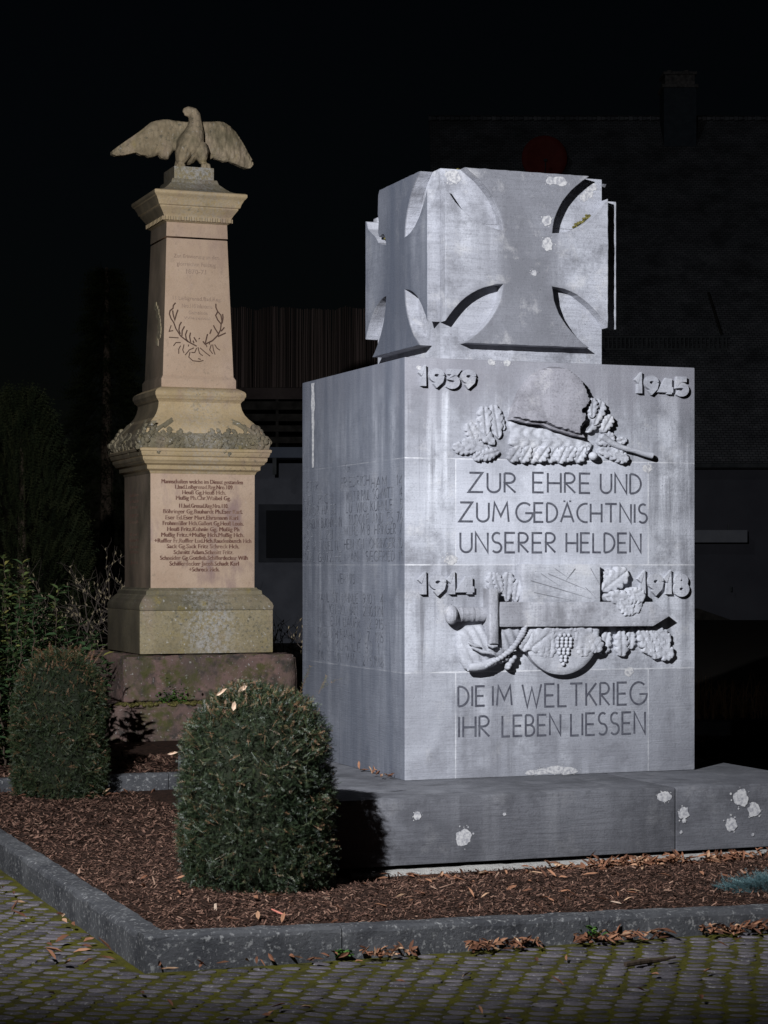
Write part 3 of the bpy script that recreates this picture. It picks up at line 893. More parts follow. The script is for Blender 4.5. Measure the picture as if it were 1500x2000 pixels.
# ---- inscriptions on the front
PF = lambda x, z, l: (x, -l, z)
def front_words(name, rows, wd):
    mb = MB()
    for txt, X0, X1, Y0, Y1 in rows:
        x0, z1 = M.front(X0, Y0); x1, z0 = M.front(X1, Y1)
        word(mb, txt, x0, x1, z0, z1, wd, PF)
    return mb.build(name, GROOVE, mem)
front_words('inscription', [('ZUR', 913, 1009, 921, 964), ('EHRE', 1039, 1154, 921, 965), ('UND', 1171, 1253, 923, 966),
                            ('ZUM', 895, 995, 979, 1021), ('GEDÄCHTNIS', 1006, 1265, 980, 1023),
                            ('UNSERER', 897, 1087, 1038, 1081), ('HELDEN', 1104, 1253, 1039, 1081)], .0115)
front_words('inscription', [('DIE', 893, 948, 1339, 1380), ('IM', 960, 1001, 1338, 1379), ('WELTKRIEG', 1018, 1261, 1335, 1377),
                            ('IHR', 894, 958, 1398, 1440), ('LEBEN', 979, 1096, 1396, 1437), ('LIESSEN', 1113, 1261, 1392, 1434)], .0115)

# ---- worn lists of names on the left face
PS = lambda y, z, l: (-l, y, z)
sl = MB()
rows = [('G', 674, 682, 912), ('FRIEDRICH', 665, 722, 940), ('HAME 14', 725, 787, 940), ('PETER', 594, 622, 950), ('WALTER PAUL', 676, 722, 968), ('SCHMITT 24', 728, 786, 962),
        ('HEINRICH', 593, 650, 975), ('LUDWIG KÜHNLE 75', 676, 787, 988), ('JAKOB HAGER', 594, 662, 996),
        ('WILHELM BUCHMANN', 593, 668, 1021), ('RUDOLF ANDRES 76', 682, 787, 1012), ('ADAM LOREI', 594, 650, 1044), ('WILHELM BÖHRINGER 7', 672, 785, 1034),
        ('GEORG WELTI', 593, 660, 1066), ('HEINRICH BÖHRINGER 10', 672, 787, 1061), ('KARL GÖTZ', 593, 650, 1088), ('HERMANN SIEGFRIED 11', 655, 786, 1086),
        ('VERMISST', 658, 708, 1130), ('PAUL STRÖHNLE 19.10.1914', 621, 749, 1168), ('HEINRICH HOFMANN 21.10.1914', 621, 749, 1191),
        ('WILHELM BAUER 3.2.1915', 621, 749, 1215), ('FRIEDRICH BAUHARDT 7.3.1915', 621, 749, 1240), ('MAX KÜHNLE 3.1918', 621, 749, 1262), ('KARL KLINGMANN 27.5.1918', 621, 749, 1286)]
for txt, X0, X1, Yc in rows:
    ya, _ = M.side(X0, Yc); yb_, _ = M.side(X1, Yc); _, zc = M.side((X0 + X1) / 2, Yc)
    word(sl, txt, -ya, -yb_, zc - .03, zc + .03, .0058, lambda t, z, l: (-l, -t, z), .22, drop=.16)
sl.build('name_list', GROOVE_WORN, mem)

# ---- raised dates
DG = {'1': (.30, [[(.0, .70), (.16, .94), (.16, 0)]]),
      '9': (.62, [arc(.31, .68, .25, .26, 0, 360, 22), [(.56, .66), (.50, .36), (.22, .03)]]),
      '3': (.56, [[(.05, .94), (.48, .94), (.26, .58)] + arc(.24, .31, .27, .27, 75, -140, 14)]),
      '4': (.66, [[(.46, 0), (.46, .96)], [(.40, .92), (.05, .27), (.66, .27)]]),
      '5': (.58, [[(.54, .94), (.13, .94), (.10, .56)] + arc(.26, .31, .27, .27, 100, -140, 14)]),
      '8': (.60, [arc(.30, .73, .20, .21, 90, 450, 20), arc(.30, .27, .25, .25, 90, 450, 20)])}
def date(body, X0, X1, Y0, Y1):
    mb = MB()
    x0, z1 = M.front(X0, Y0); x1, z0 = M.front(X1, Y1)
    hh = z1 - z0; wd = hh * .25; gap = .19
    tot = sum(DG[c][0] for c in body) + gap * 3
    sx = (x1 - x0 - wd) / tot; x = x0 + wd / 2; k = 0
    for c in body:
        for st in DG[c][1]:
            k += 1; one = MB()
            pts = [(x + px * sx, z0 + wd / 2 + pz * (hh - wd)) for px, pz in st]
            top = .025 + .0006 * (k % 4)
            ribbon(one, pts, wd, lambda a, b, l: (a, -top, b), 0)
            n = len(one.v) // 2
            ring = list(range(n)) + list(range(2 * n - 1, n - 1, -1))
            vs = list(one.v) + [(p[0], .003, p[2]) for p in one.v]
            fs = list(one.f) + [(ring[i], ring[(i + 1) % (2 * n)], ring[(i + 1) % (2 * n)] + 2 * n, ring[i] + 2 * n) for i in range(2 * n)]
            mb.add(vs, fs)
        x += (DG[c][0] + gap) * sx
    mb.build('date_numerals', STONE_RELIEF, mem)
date('1939', 813, 929, 717, 763); date('1945', 1235, 1343, 731, 777)
date('1914', 812, 928, 1120, 1166); date('1918', 1240, 1344, 1118, 1166)

# ---- carved reliefs
def crop_front(ox, oy, s):
    return lambda pts: [M.front(ox + x / s, oy + z / s) for x, z in pts]

def oak_leaf(cx, cz, ang, L_, W_, lobes=3, n=30):
    o = []
    def wd(s): return W_ / 2 * (max(0, math.sin(math.pi * min(1, s * .97 + .015))) ** .5) * (.68 + .40 * abs(math.sin(math.pi * (lobes + 1.5) * s)) ** .7) * (.6 + .5 * s)
    for k in range(n + 1): s = k / n; o.append((s * L_, wd(s)))
    for k in range(n - 1, 0, -1): s = k / n; o.append((s * L_, -wd(s)))
    c, d = math.cos(ang), math.sin(ang)
    return [(cx + c * x - d * y, cz + d * x + c * y) for x, y in o]

H1 = crop_front(880, 700, 3.571)
he = MB()
dome = [(400, 420), (408, 380), (425, 325), (460, 240), (505, 170), (560, 115), (620, 78), (680, 60), (740, 64), (795, 82), (845, 118), (882, 165), (905, 215), (922, 262), (938, 305), (905, 345), (872, 372), (905, 405), (900, 445), (870, 480), (862, 522), (885, 545), (820, 530), (740, 505), (660, 480), (610, 452), (520, 448), (450, 432)]
(hx, hz), = H1([(665, 360)]); (hx1, hz1), = H1([(960, 20)])
def helm(x, z):
    return .045 * math.sqrt(max(0, 1 - ((x - hx) / (hx1 - hx)) ** 2 * .85 - ((z - hz) / (hz1 - hz)) ** 2 * .72))
hxl = H1([(400, 420)])[0][0]
(bx0, bz0), (bx1, bz1) = H1([(400, 425), (905, 552)])
def htilt(x, z):
    low = max(0, min(1, 1 - (z - (bz0 + (bz1 - bz0) * (x - bx0) / (bx1 - bx0))) / .13))
    right = max(0, min(1, (x - hxl) / .42)) ** 1.3
    return .044 * max(right, low * low * (3 - 2 * low))
he.relief(H1(dome), 0, .006, .006, .012, .010, fn=helm, tilt=htilt)
def rope(mb, pts, r, y, f=H1):
    q = f(pts); mb.tube([(x, -y, z) for x, z in q], r, 7)
he.relief(H1([(396, 414), (450, 426), (520, 441), (610, 446), (660, 470), (740, 495), (820, 520), (890, 538), (902, 556), (820, 543), (740, 518), (655, 492), (605, 466), (520, 462), (450, 447), (394, 432)]), 0, .016, .006, .012, .010, tilt=lambda x, z: htilt(x, z) + .004)
rope(he, [(935, 285), (910, 320), (880, 352), (872, 378), (905, 392), (915, 425), (890, 462), (870, 490), (862, 522)], .010, .05)
he.build('helmet_relief', STONE_DARK, mem, smooth=True, angle=50)

def leaf_vein(cx, cz, a, L_):
    c, d = math.cos(a), math.sin(a)
    def f(x, z):
        s = (x - cx) * c + (z - cz) * d; t = -(x - cx) * d + (z - cz) * c
        return .0011 * math.cos((s - abs(t) * .7) / L_ * 22 + 2 * noise.noise((x * 30, z * 30, 0))) + .0022 * noise.noise((x * 26, z * 26, cx)) - .006 * math.exp(-(t / .006) ** 2)
    return f
wr = MB()
lining = [(405, 425), (520, 455), (640, 480), (800, 525), (905, 555), (985, 600), (960, 660), (700, 660), (500, 640), (400, 600), (410, 520)]
wr.relief(H1(lining), 0, .012, .018, .08, .012, fn=lambda x, z: .004 * math.sin(x * 95 + 3 * math.sin(z * 60)) + .004 * noise.noise((x * 50, z * 50, 1)))
def lf(X, Z, ang, L_, W_, e=.014, Hh=.006, lb=3, f=H1):
    (x, z), = f([(X, Z)])
    Lm = L_ / 3.571 / 350 * 1.07; Wm = W_ / 3.571 / 350 * 1.07
    wr.relief(oak_leaf(x, z, R(ang), Lm, Wm, lb), 0, e * .7 + random.uniform(-.004, .012), min(Hh, .005), .006, .006, fn=leaf_vein(x, z, R(ang), Lm))
for a in ((330, 560, 100, 220, 110, .03), (240, 540, 95, 190, 110, .022), (370, 500, 118, 150, 80, .02), (300, 600, 140, 190, 110, .03), (180, 600, 115, 150, 100, .018), (260, 640, 165, 190, 110, .03), (160, 650, 168, 150, 90, .022), (330, 650, 195, 140, 90, .034), (230, 650, 215, 90, 70, .03)):
    lf(*a)
for i, X in enumerate((420, 490, 550, 610, 680, 740, 800, 870)):
    lf(X + 55, 615, 232 + 5 * (i % 3), 120, 100, .032 + .006 * (i % 2), .008, 2)
for a in ((930, 520, 55, 170, 120, .04), (980, 470, 70, 170, 110, .05), (1010, 440, 95, 150, 120, .055), (960, 420, 88, 130, 90, .06), (1040, 520, 60, 130, 90, .045), (1010, 590, 20, 130, 110, .04), (1020, 640, -8, 190, 110, .03), (960, 620, 200, 100, 90, .04), (1090, 650, -22, 150, 90, .03), (1100, 600, 15, 130, 60, .03)):
    lf(*a)
(x_, z_), = H1([(975, 683)]); wr.ball((x_, -.035, z_), .026, .03, .024, 12, 8)
q = H1([(1040, 545), (1100, 590), (1180, 625), (1260, 645), (1330, 668), (1385, 680)])
wr.tube([(x, -.030 - .006 * i / 5, z) for i, (x, z) in enumerate(q)], [.020, .018, .015, .014, .015, .018], 10)
wr.build('oak_wreath', STONE_RELIEF, mem, smooth=True, angle=55)

H2 = crop_front(860, 1090, 3.0)
sw = MB()
sw.relief(H2([(298, 256), (1215, 256), (1312, 333), (1210, 396), (300, 400)]), 0, .075, .004, .012, .02)
sw.relief(H2([(248, 178), (300, 180), (300, 500), (250, 500)]), 0, .092, .006, .012, .012)
gq = H2([(70, 330), (250, 330)])
sw.tube([(gq[0][0] + (gq[1][0] - gq[0][0]) * t, -.03, gq[0][1]) for t in [i / 14 for i in range(15)]], [.038 * (1 + .07 * math.sin(i * 2.6)) for i in range(15)], 14, .75)
(x_, z_), = H2([(46, 332)]); sw.ball((x_, -.045, z_), .036, .05, .053, 14, 10)
sw.build('sword_relief', STONE_SWORD, mem, smooth=True, angle=30)

ba = MB(); bl_ = MB()
ba.relief(H2([(450, 36), (908, 36), (908, 258), (450, 258), (462, 170), (450, 110)]), 0, .058, .004, .012, .02, nz=.003, nsc=14)
for a, b in (((560, 90), (680, 170)), ((600, 90), (900, 215)), ((500, 130), (900, 250)), ((760, 60), (690, 150)), ((820, 170), (900, 256)), ((520, 200), (760, 250)), ((640, 60), (740, 130)), ((850, 60), (905, 160))):
    q = H2([a, b]); sw_ = MB()
    d = Vector((q[1][0] - q[0][0], q[1][1] - q[0][1])).normalized(); n_ = Vector((-d.y, d.x)) * .002
    bl_.add([(q[0][0] + n_.x, -.0655, q[0][1] + n_.y), (q[0][0] - n_.x, -.0655, q[0][1] - n_.y), (q[1][0], -.0660, q[1][1])], [(0, 1, 2)])
ba.build('banner_relief', STONE_RELIEF, mem, smooth=True, angle=30)
MX = Mat('shallow scratches', .95, .1); MX.col((.17, .172, .19)); bl_.build('banner_lines', MX.m, mem)

dr = MB()
cxm, czm = M.front(1090, 1236)
rd = abs(M.front(1163, 1236)[0] - cxm)
zt = M.front(1090, 1223)[1]
disc = [(cxm + rd * math.cos(R(a)), czm + rd * math.sin(R(a))) for a in range(170, 371, 6)]
disc = [(x, min(z, zt)) for x, z in disc]
dr.relief(disc, 0, .046, .012, .05, .016)
for i in range(9):
    k = (3, 4, 4, 4, 3, 3, 2, 2, 1)[i]
    for j in range(k):
        (x, z), = H2([(695 + (j - (k - 1) / 2) * 25 + (4 - i) * 1.0, 450 + i * 21)])
        dr.ball((x, -.062, z), .0125, .014, .0125, 8, 6)
for X, Z, a, L_, W_ in ((640, 420, 215, 170, 150), (590, 470, 262, 100, 90), (520, 430, 235, 120, 100), (620, 450, 268, 120, 80), (760, 420, -35, 170, 150), (800, 470, -80, 100, 90), (860, 430, -70, 120, 100), (700, 425, 190, 90, 60), (700, 425, -10, 90, 60)):
    (x, z), = H2([(X, Z)])
    dr.relief(oak_leaf(x, z, R(a), L_ / 1050 * 1.07, W_ / 1050 * 1.07, 2), -.054, .006, .005, .012, .008, fn=leaf_vein(x, z, R(a), L_ / 1000))
dr.build('drum_relief', STONE_RELIEF, mem, smooth=True, angle=45)

fo = MB()
def lf2(X, Z, ang, L_, W_, e, Hh=.02, lb=3):
    (x, z), = H2([(X, Z)])
    fo.relief(oak_leaf(x, z, R(ang), L_ / 1050 * 1.07, W_ / 1050 * 1.07, lb), 0, e * .85 + random.uniform(-.004, .008), .005, .006, .007, fn=leaf_vein(x, z, R(ang), L_ / 1000))
for a in ((320, 255, 98, 160, 90, .02), (380, 255, 85, 160, 90, .024), (430, 258, 80, 120, 70, .02), (350, 200, 110, 110, 70, .03),
          (930, 190, 35, 190, 130, .04), (960, 220, -20, 200, 140, .098), (960, 150, 65, 90, 90, .025), (1010, 240, -45, 110, 100, .102), (1060, 190, -25, 110, 100, .10), (930, 230, 0, 140, 90, .09), (1000, 120, 15, 90, 80, .03),
          (980, 410, 255, 150, 90, .022), (1050, 405, 272, 160, 90, .022), (1110, 405, 268, 120, 80, .02), (1150, 405, 300, 170, 100, .026), (1200, 400, 290, 190, 100, .026), (1230, 405, 320, 140, 100, .026), (1240, 480, 318, 150, 110, .03)):
    lf2(*a)
# drapery and horn at the hilt
dp = MB()
dp.relief(H2([(95, 430), (150, 395), (230, 388), (262, 410), (300, 385), (360, 345), (410, 350), (442, 382), (476, 402), (462, 450), (430, 505), (380, 560), (300, 605), (225, 655), (140, 652), (105, 600), (92, 520)]), 0, .022, .034, .11, .011,
          fn=lambda x, z: .006 * math.sin(x * 120 + z * 60))
q = H2([(470, 400), (452, 445), (425, 490), (385, 540), (330, 580), (270, 612), (225, 640)])
for i in range(len(q) - 1):
    for t in (0, .33, .66):
        x = q[i][0] * (1 - t) + q[i + 1][0] * t; z = q[i][1] * (1 - t) + q[i + 1][1] * t
        dp.ball((x, -.06, z), .018 + .004 * ((i * 3 + int(t * 3)) % 2), .02, .014, 8, 6)
q = H2([(140, 640), (180, 636), (225, 630), (300, 600)]); dp.tube([(x, -.05, z) for x, z in q], [.020, .026, .026, .022], 10)
for X, Z, r in ((365, 585, .022), (400, 600, .022), (385, 625, .02), (340, 600, .018), (415, 580, .018), (380, 640, .015)):
    (x, z), = H2([(X, Z)]); dp.ball((x, -.03, z), r, .03, r * .9, 10, 7)
for (Xa, Za, Xb, Zb) in ((130, 490, 200, 515), (150, 520, 270, 555), (240, 505, 300, 512)):
    q = H2([(Xa, Za), ((Xa + Xb) / 2, (Za + Zb) / 2 + 8), (Xb, Zb)]); dp.tube([(x, -.078, z) for x, z in q], [.006, .011, .006], 7)
dp.build('drapery_relief', STONE_RELIEF, mem, smooth=True, angle=55)
fo.build('oak_leaf_relief', STONE_RELIEF, mem, smooth=True, angle=55)

# ================================================================== EAGLE COLUMN
col = thing('eagle_column', 'tall beige sandstone column with painted name list and tapered shaft behind the clipped bushes', 'monument', (C[0], C[1], 0), TH)


def lv(pw, Y):
    """front width in photo px and photo height -> (half width, z)"""
    a = pw * 17.6 / (.936 * FPX) / 2
    for _ in range(4): a = pw * (18 - .936 * a) / (.936 * FPX) / 2
    a *= .975
    d = 18 - .936 * a
    return a, 1.6 + (1106 - Y) * d / FPX


def sq(name, mat, rows, smooth=True, bevel=.006, angle=30, jag=0):
    mb = MB(); mb.loft([lv(p, Y) for p, Y in rows])
    return mb.build(name, mat, col, smooth=smooth, bevel=bevel, angle=angle)


def rough_step(name, rows):
    (a0, z0), (a1, z1) = [lv(p, Y) for p, Y in rows]
    bm = bmesh.new(); bmesh.ops.create_cube(bm, size=1)
    bmesh.ops.scale(bm, vec=(2 * a0, 2 * a0, z1 - z0), verts=bm.verts)
    bmesh.ops.translate(bm, vec=(0, 0, (z0 + z1) / 2), verts=bm.verts)
    bmesh.ops.bevel(bm, geom=list(bm.edges), offset=.022, segments=2, affect='EDGES')
    bmesh.ops.subdivide_edges(bm, edges=[e for e in bm.edges if e.calc_length() > .1], cuts=24, use_grid_fill=True)
    for v in bm.verts:
        n_ = noise.noise_vector(v.co * 5) * .012 + noise.noise_vector(v.co * 17) * .007
        v.co += n_
    me = bpy.data.meshes.new(name); bm.to_mesh(me); bm.free()
    me.materials.append(STEP)
    me.polygons.foreach_set('use_smooth', [True] * len(me.polygons))
    o = bpy.data.objects.new(name, me); COL.objects.link(o); o.parent = col
    return o

rough_step('step', [(408, 1462), (408, 1374)])
rough_step('step', [(334, 1372), (334, 1280)])
sq('base', SAND_BASE, [(259, 1276), (259, 1192)])
sq('base_moulding', SAND_MOSS, [(259, 1191.5), (261, 1184), (257, 1178), (252, 1175), (246, 1170), (232, 1163), (226, 1161), (224, 1154), (212, 1151), (208, 1148)], bevel=.002)
sq('inscribed_block', SAND_DIE, [(202, 1153), (203, 924)])
sq('cornice', SAND, [(204, 926), (208, 921), (220, 917), (220.5, 910), (225, 908), (232, 906), (234, 903), (241, 899.5), (243, 893.5), (241, 893), (247, 891), (251, 884), (251, 882.5), (255, 882), (256, 877), (250, 875.6)], bevel=.0015)
sq('scroll_base', SAND_MOSS, [(247, 876), (252, 866), (250, 858), (238, 853), (226, 846)], angle=60)
sq('scroll_body', SAND, [(226, 846.5), (222, 840), (212, 832), (199, 824), (184, 817), (172, 809), (164, 800), (160, 791), (159, 785)], angle=60, bevel=.002)
sq('band', SAND, [(160, 786), (163, 783), (170, 779.5), (172, 776), (176, 773), (176, 767), (172, 763.5), (160, 760), (146, 757)], bevel=.0015)
sq('shaft_foot', SAND_SHAFT, [(145, 758), (145, 741), (141, 738), (138, 735)], bevel=.003)
sq('shaft', SAND_SHAFT, [(137.5, 735.5), (118.5, 467)], bevel=.006)
sq('neck', SAND_SHAFT, [(119.5, 464), (117.5, 436)], bevel=.004)
sq('capital', SAND, [(118, 436.5), (124, 434), (131, 432), (131, 424), (134, 421), (137, 418), (147, 410), (152, 406), (152, 404), (158, 402), (162, 395), (168, 389), (171, 386), (175, 384), (180, 380), (180, 375), (174, 373.5)], bevel=.0015)
dn = MB()
ad, zd = lv(131.5, 428)
for k in range(13):
    x = -ad + 2 * ad * (k + .5) / 13
    for r_ in range(4):
        mb2 = MB(); mb2.box(x - .012, x + .012, -ad - .012, -ad + .004, zd - .018, zd + .014)
        ca, sa = [(1, 0), (0, 1), (-1, 0), (0, -1)][r_]
        dn.add([(ca * px - sa * py, sa * px + ca * py, pz_) for px, py, pz_ in mb2.v], mb2.f)
dn.build('dentils', SAND, col)
sq('eagle_plinth', SAND_MOSS, [(150, 374), (128, 371), (112, 366), (100, 361), (92, 358), (90, 355), (88, 352), (86, 350)], bevel=.0015)
sq('eagle_block', SAND_BASE, [(77, 351), (77, 326)], bevel=.004)

# leaf garland round the scroll base
ga = MB()
PRO = [lv(p_, Y) for p_, Y in [(247, 876), (252, 866), (250, 858), (238, 853), (226, 846), (222, 840), (212, 832), (199, 824), (184, 817), (172, 809), (164, 800)]]
def scroll_a(z):
    for (a0, z0), (a1, z1) in zip(PRO[:-1], PRO[1:]):
        if z <= z1: return a0 + (a1 - a0) * max(0, (z - z0)) / (z1 - z0)
    return PRO[-1][0]
ag = PRO[1][0]; zg = PRO[1][1]; zlo = PRO[0][1]
for r_ in range(4):
    ca, sa = [(1, 0), (0, 1), (-1, 0), (0, -1)][r_]
    mb2 = MB()
    for k in range(84 if r_ in (0, 3) else 20):
        t = random.uniform(-1, 1)
        z = zlo + .03 + random.uniform(0, .10) * (.75 + .6 * abs(t) ** 3)
        x = t * scroll_a(z) * .95
        mb2.relief(oak_leaf(x, z, random.uniform(0, 6.28), random.uniform(.05, .10), random.uniform(.035, .06), 2, 14), -ag, random.uniform(.0, .014), .008, .012, .013, tilt=lambda X, Z: scroll_a(max(zlo, Z)) - ag, back=.04)
    for sx in (-1, 1):      # ribbon ends at the corners
        f3 = lambda u, dz: (sx * scroll_a(zg + dz) * u, -scroll_a(zg + dz) - .004, zg + dz)
        mb2.tube([f3(.62, .21), f3(.70, .16), f3(.80, .12), f3(.88, .08), f3(.95, .03)], [.008, .016, .018, .022, .024], 8, .5)
        mb2.tube([f3(.60, .19), f3(.66, .17), f3(.72, .13)], [.018, .024, .016], 8, .6)
        for j in range(5): mb2.ball(f3(.9 + .03 * random.random(), .02 + .03 * j), .028, .03, .026, 8, 6)
    ga.add([(ca * px - sa * py, sa * px + ca * py, pz_) for px, py, pz_ in mb2.v], mb2.f)
ga.build('leaf_garland', SAND_MOSS, col, smooth=True, angle=40)

# painted names on the block
ab, _ = lv(202.5, 1040)
tx = MB()
LINES = [('Mannschaften welche im Dienst gestanden', 462, 1002, 822), ('1.bad.Leibgrenad.Reg.Nro.109.', 553, 940, 857), ('Heuß Gg.Heuß Hch.', 600, 888, 893), ('Mußig Ph.Chr.Waibel Gg.', 558, 922, 930),
         ('11.bad.Grenad.Reg.Nro.110.', 580, 905, 982), ('Böhringer Gg.Bauhardt Ph.Eser Karl.', 473, 1000, 1020), ('Eser Ed.Eser Mart.Ehrsmann Karl', 488, 970, 1060), ('Frohnmüller Hch.Gaßert Gg.Heuß Louis.', 470, 1008, 1098),
         ('Heuß Fritz.Kuhnle Gg. Mußig Ph', 500, 978, 1137), ('Mußig Fritz.+Mußig Hch.Mußig Hch.', 460, 1010, 1175), ('+Ruffler Fr.Ruffler Lud.Hch.Raudenbusch Hch', 415, 1058, 1214), ('Sack Gg.Sack Fritz Schreck Hch.', 497, 978, 1251),
         ('Schmitt Adam.Schmitt Fritz.', 543, 938, 1290), ('Schneider Gg.Gottlieb.Schifferdecker Wilh', 452, 1035, 1328), ('Schifferdecker Jacob.Schadt Karl', 515, 975, 1366), ('+Schreck Hch.', 645, 845, 1405)]
PFc = lambda yy: (lambda x, z, l: (x, yy - l, z))
for body, x0, x1, yc_ in LINES:
    xa, zb = K.front(180 + x0 / 3.409, 700 + (yc_ + 13) / 3.409, -ab)
    xb, za = K.front(180 + x1 / 3.409, 700 + (yc_ - 16) / 3.409, -ab)
    _, zb = K.front(397, 700 + (yc_ + 13) / 3.409, -ab); _, za = K.front(397, 700 + (yc_ - 16) / 3.409, -ab)
    for q_ in (-1, 0, 1):      # thick verticals, thin horizontals
        fit_text(tx, body, xa + q_ * .0024, xb + q_ * .0024, zb, za, PFc(-ab - .0005 - .0002 * (q_ + 1)))
tx.build('inscription', SCRIPT, col)
tf = MB()
as0, zs0 = lv(137.5, 735.5); as1, zs1 = lv(118.5, 467)
def shaft_y(z): return -(as0 + (as1 - as0) * (z - zs0) / (zs1 - zs0)) - .0012
PSh = lambda x, z, l: (x, shaft_y(z) - l, z)
for body, X0, X1, Y0, Y1, in (('Zur Erinnerung an den', 339, 427, 495, 507), ('glorreichen Feldzug', 345, 421, 510, 522), ('1870-71', 363, 402, 525, 536), ('11.Leibgrenad.Bad.Reg.', 337, 432, 577, 589), ('Nro.110 Infanterie', 355, 414, 592, 603), ('Gemeinde', 368, 405, 606, 615), ('Wiesental', 358, 410, 617, 625)):
    yy = shaft_y(1.6 + (1106 - Y0) * 17.7 / FPX)
    xa, za = K.front(X0, Y0, yy); xb, zb = K.front(X1, Y1, yy)
    fit_text(tf, body, xa, xb, zb, za, PSh, bold=.008)
tf.build('faded_inscription', SCRIPT_FADED, col)
sd_ = MB()
for body, Y in (('Gefallen', 968), ('bei Belfort', 980), ('Januar', 991), ('1871', 1008), ('Heuß', 1020), ('Karl', 1044), ('Bauhardt', 1055), ('Schmitt', 1068), ('Wilhelm', 1078), ('Jos', 1098)):
    y0_, z0_ = K.side(252, Y, -ab); y1_, _ = K.side(284, Y, -ab)
    fit_text(sd_, body, -y0_ * .8 - len(body) * .004, -y0_ * .8 + len(body) * .004 + .25, z0_ - .014, z0_ + .014, lambda x, z, l: (-ab - l, -x, z))
sd_.build('side_inscription', SCRIPT, col)

# laurel wreath cut into the shaft
H3 = lambda pts: [K.front(300 + x / 7.694, 460 + z / 7.694, -(as0 + as1) / 2) for x, z in pts]
wt = MB()
ST = [[(330, 1010), (295, 1050), (290, 1095), (245, 1130), (235, 1180), (260, 1250), (300, 1310), (330, 1400), (400, 1510), (500, 1590), (640, 1665)],
      [(365, 1115), (340, 1180), (315, 1275), (290, 1180), (285, 1125)], [(415, 1300), (385, 1350), (375, 1420), (395, 1480)], [(460, 1365), (425, 1430), (420, 1510)],
      [(500, 1420), (475, 1490), (485, 1560), (515, 1600)], [(550, 1460), (535, 1520), (550, 1600)], [(600, 1530), (640, 1600)], [(585, 1580), (600, 1620)],
      [(935, 1025), (935, 1080), (960, 1140), (1010, 1200), (1025, 1290), (1010, 1340)], [(960, 1150), (930, 1200), (960, 1270), (1010, 1330)], [(1035, 1180), (1040, 1240), (1025, 1320)],
      [(1010, 1340), (1000, 1420), (960, 1500), (880, 1580), (760, 1640)], [(895, 1350), (925, 1410), (970, 1480)], [(865, 1410), (840, 1480)], [(805, 1480), (790, 1540), (770, 1620)], [(1060, 1380), (1010, 1440)], [(1080, 1465), (960, 1520)],
      [(735, 1590), (760, 1630)], [(690, 1540), (670, 1560)], [(290, 1660), (330, 1610), (400, 1610)], [(400, 1655), (370, 1710), (370, 1780)], [(450, 1640), (430, 1720), (450, 1770)], [(520, 1640), (515, 1670)],
      [(230, 1440), (290, 1430)], [(225, 1530), (370, 1540)], [(260, 1350), (225, 1450)], [(600, 1690), (530, 1720), (465, 1800)], [(640, 1690), (610, 1760), (560, 1760)], [(660, 1680), (680, 1770), (730, 1810)], [(690, 1690), (770, 1760), (840, 1815)],
      [(860, 1640), (835, 1720), (880, 1780)], [(880, 1640), (890, 1720), (915, 1790)], [(910, 1640), (950, 1700), (990, 1725)], [(780, 1640), (795, 1680)], [(840, 1590), (830, 1640)], [(540, 1750), (520, 1830), (580, 1885), (680, 1895), (740, 1880)], [(660, 1850), (700, 1865)]]
for k, st in enumerate(ST):
    q = H3(st)
    sm = []
    for i in range(len(q) - 1):
        a, b = Vector(q[i]), Vector(q[i + 1]); sm += [a, a.lerp(b, .5)]
    sm.append(Vector(q[-1]))
    ribbon(wt, [tuple(p) for p in sm], .011 if k < 18 else .008, PSh, .001 + .0002 * (k % 4))
wt.build('laurel_wreath', WREATH, col)
ws = MB()
pts = [(458, 1560), (440, 1640), (470, 1600), (492, 1680), (490, 1760), (470, 1800), (452, 1840)]
for i in range(34):
    t = i / 33
    X = 180 + (455 + 40 * math.sin(t * 2.6) + random.uniform(-9, 9)) / 3.75; Y = 180 + (1560 + 280 * t) / 3.75
    y_, z_ = K.side(X, Y, -(as0 * .75 + as1 * .25))
    ws.ball((shaft_y(z_) + .0, y_, z_), .016, .022, .03, 6, 5)
ws.build('side_wreath', SAND_BASE, col, smooth=True)
# pale crust of lichen at corners
# ------------------------------------------------------------------ eagle
_, ze = lv(77, 326)
eg = thing('stone_eagle', 'weathered sandstone eagle with spread wings and head turned aside, perched on the column top', 'eagle statue', K.W(0, 0, ze), TH)
H4 = lambda X, Z, y=0.0: (lambda q: Vector((q[0], y, q[1] - ze)))(K.front(210 + X / 5, 200 + Z / 5, y))
eb = MB()
eb.tube([H4(745, 600, .03), H4(755, 560, .02), H4(775, 500, 0), H4(800, 430, -.03), H4(830, 360, -.045), H4(850, 290, -.04), H4(858, 235, -.03), H4(856, 180, -.025), H4(848, 130, -.03), H4(825, 98, -.035), H4(800, 82, -.035)],
        [.05, .085, .105, .118, .105, .083, .066, .055, .054, .05, .035], 14)
eb.tube([H4(815, 92, -.035), H4(780, 78, -.04), H4(752, 80, -.04), H4(738, 98, -.04)], [.042, .034, .022, .008], 10)
eb.tube([H4(810, 120, -.035), H4(770, 118, -.04), H4(748, 120, -.04)], [.03, .016, .008], 8)
for A in ((770, 420, 735, 510, 715, 575), (890, 420, 915, 500, 925, 560)):
    eb.tube([H4(A[0], A[1], -.06), H4(A[2], A[3], -.075), H4(A[4], A[5], -.07), H4(A[4], A[5] + 40, -.06)], [.07, .07, .045, .025], 10)
for X in (715, 960):
    for dx in (-30, 0, 30):
        eb.tube([H4(X - 5, 605, -.06), H4(X + dx, 618, -.1), H4(X + dx * 1.3, 645, -.115)], [.02, .018, .012], 7)
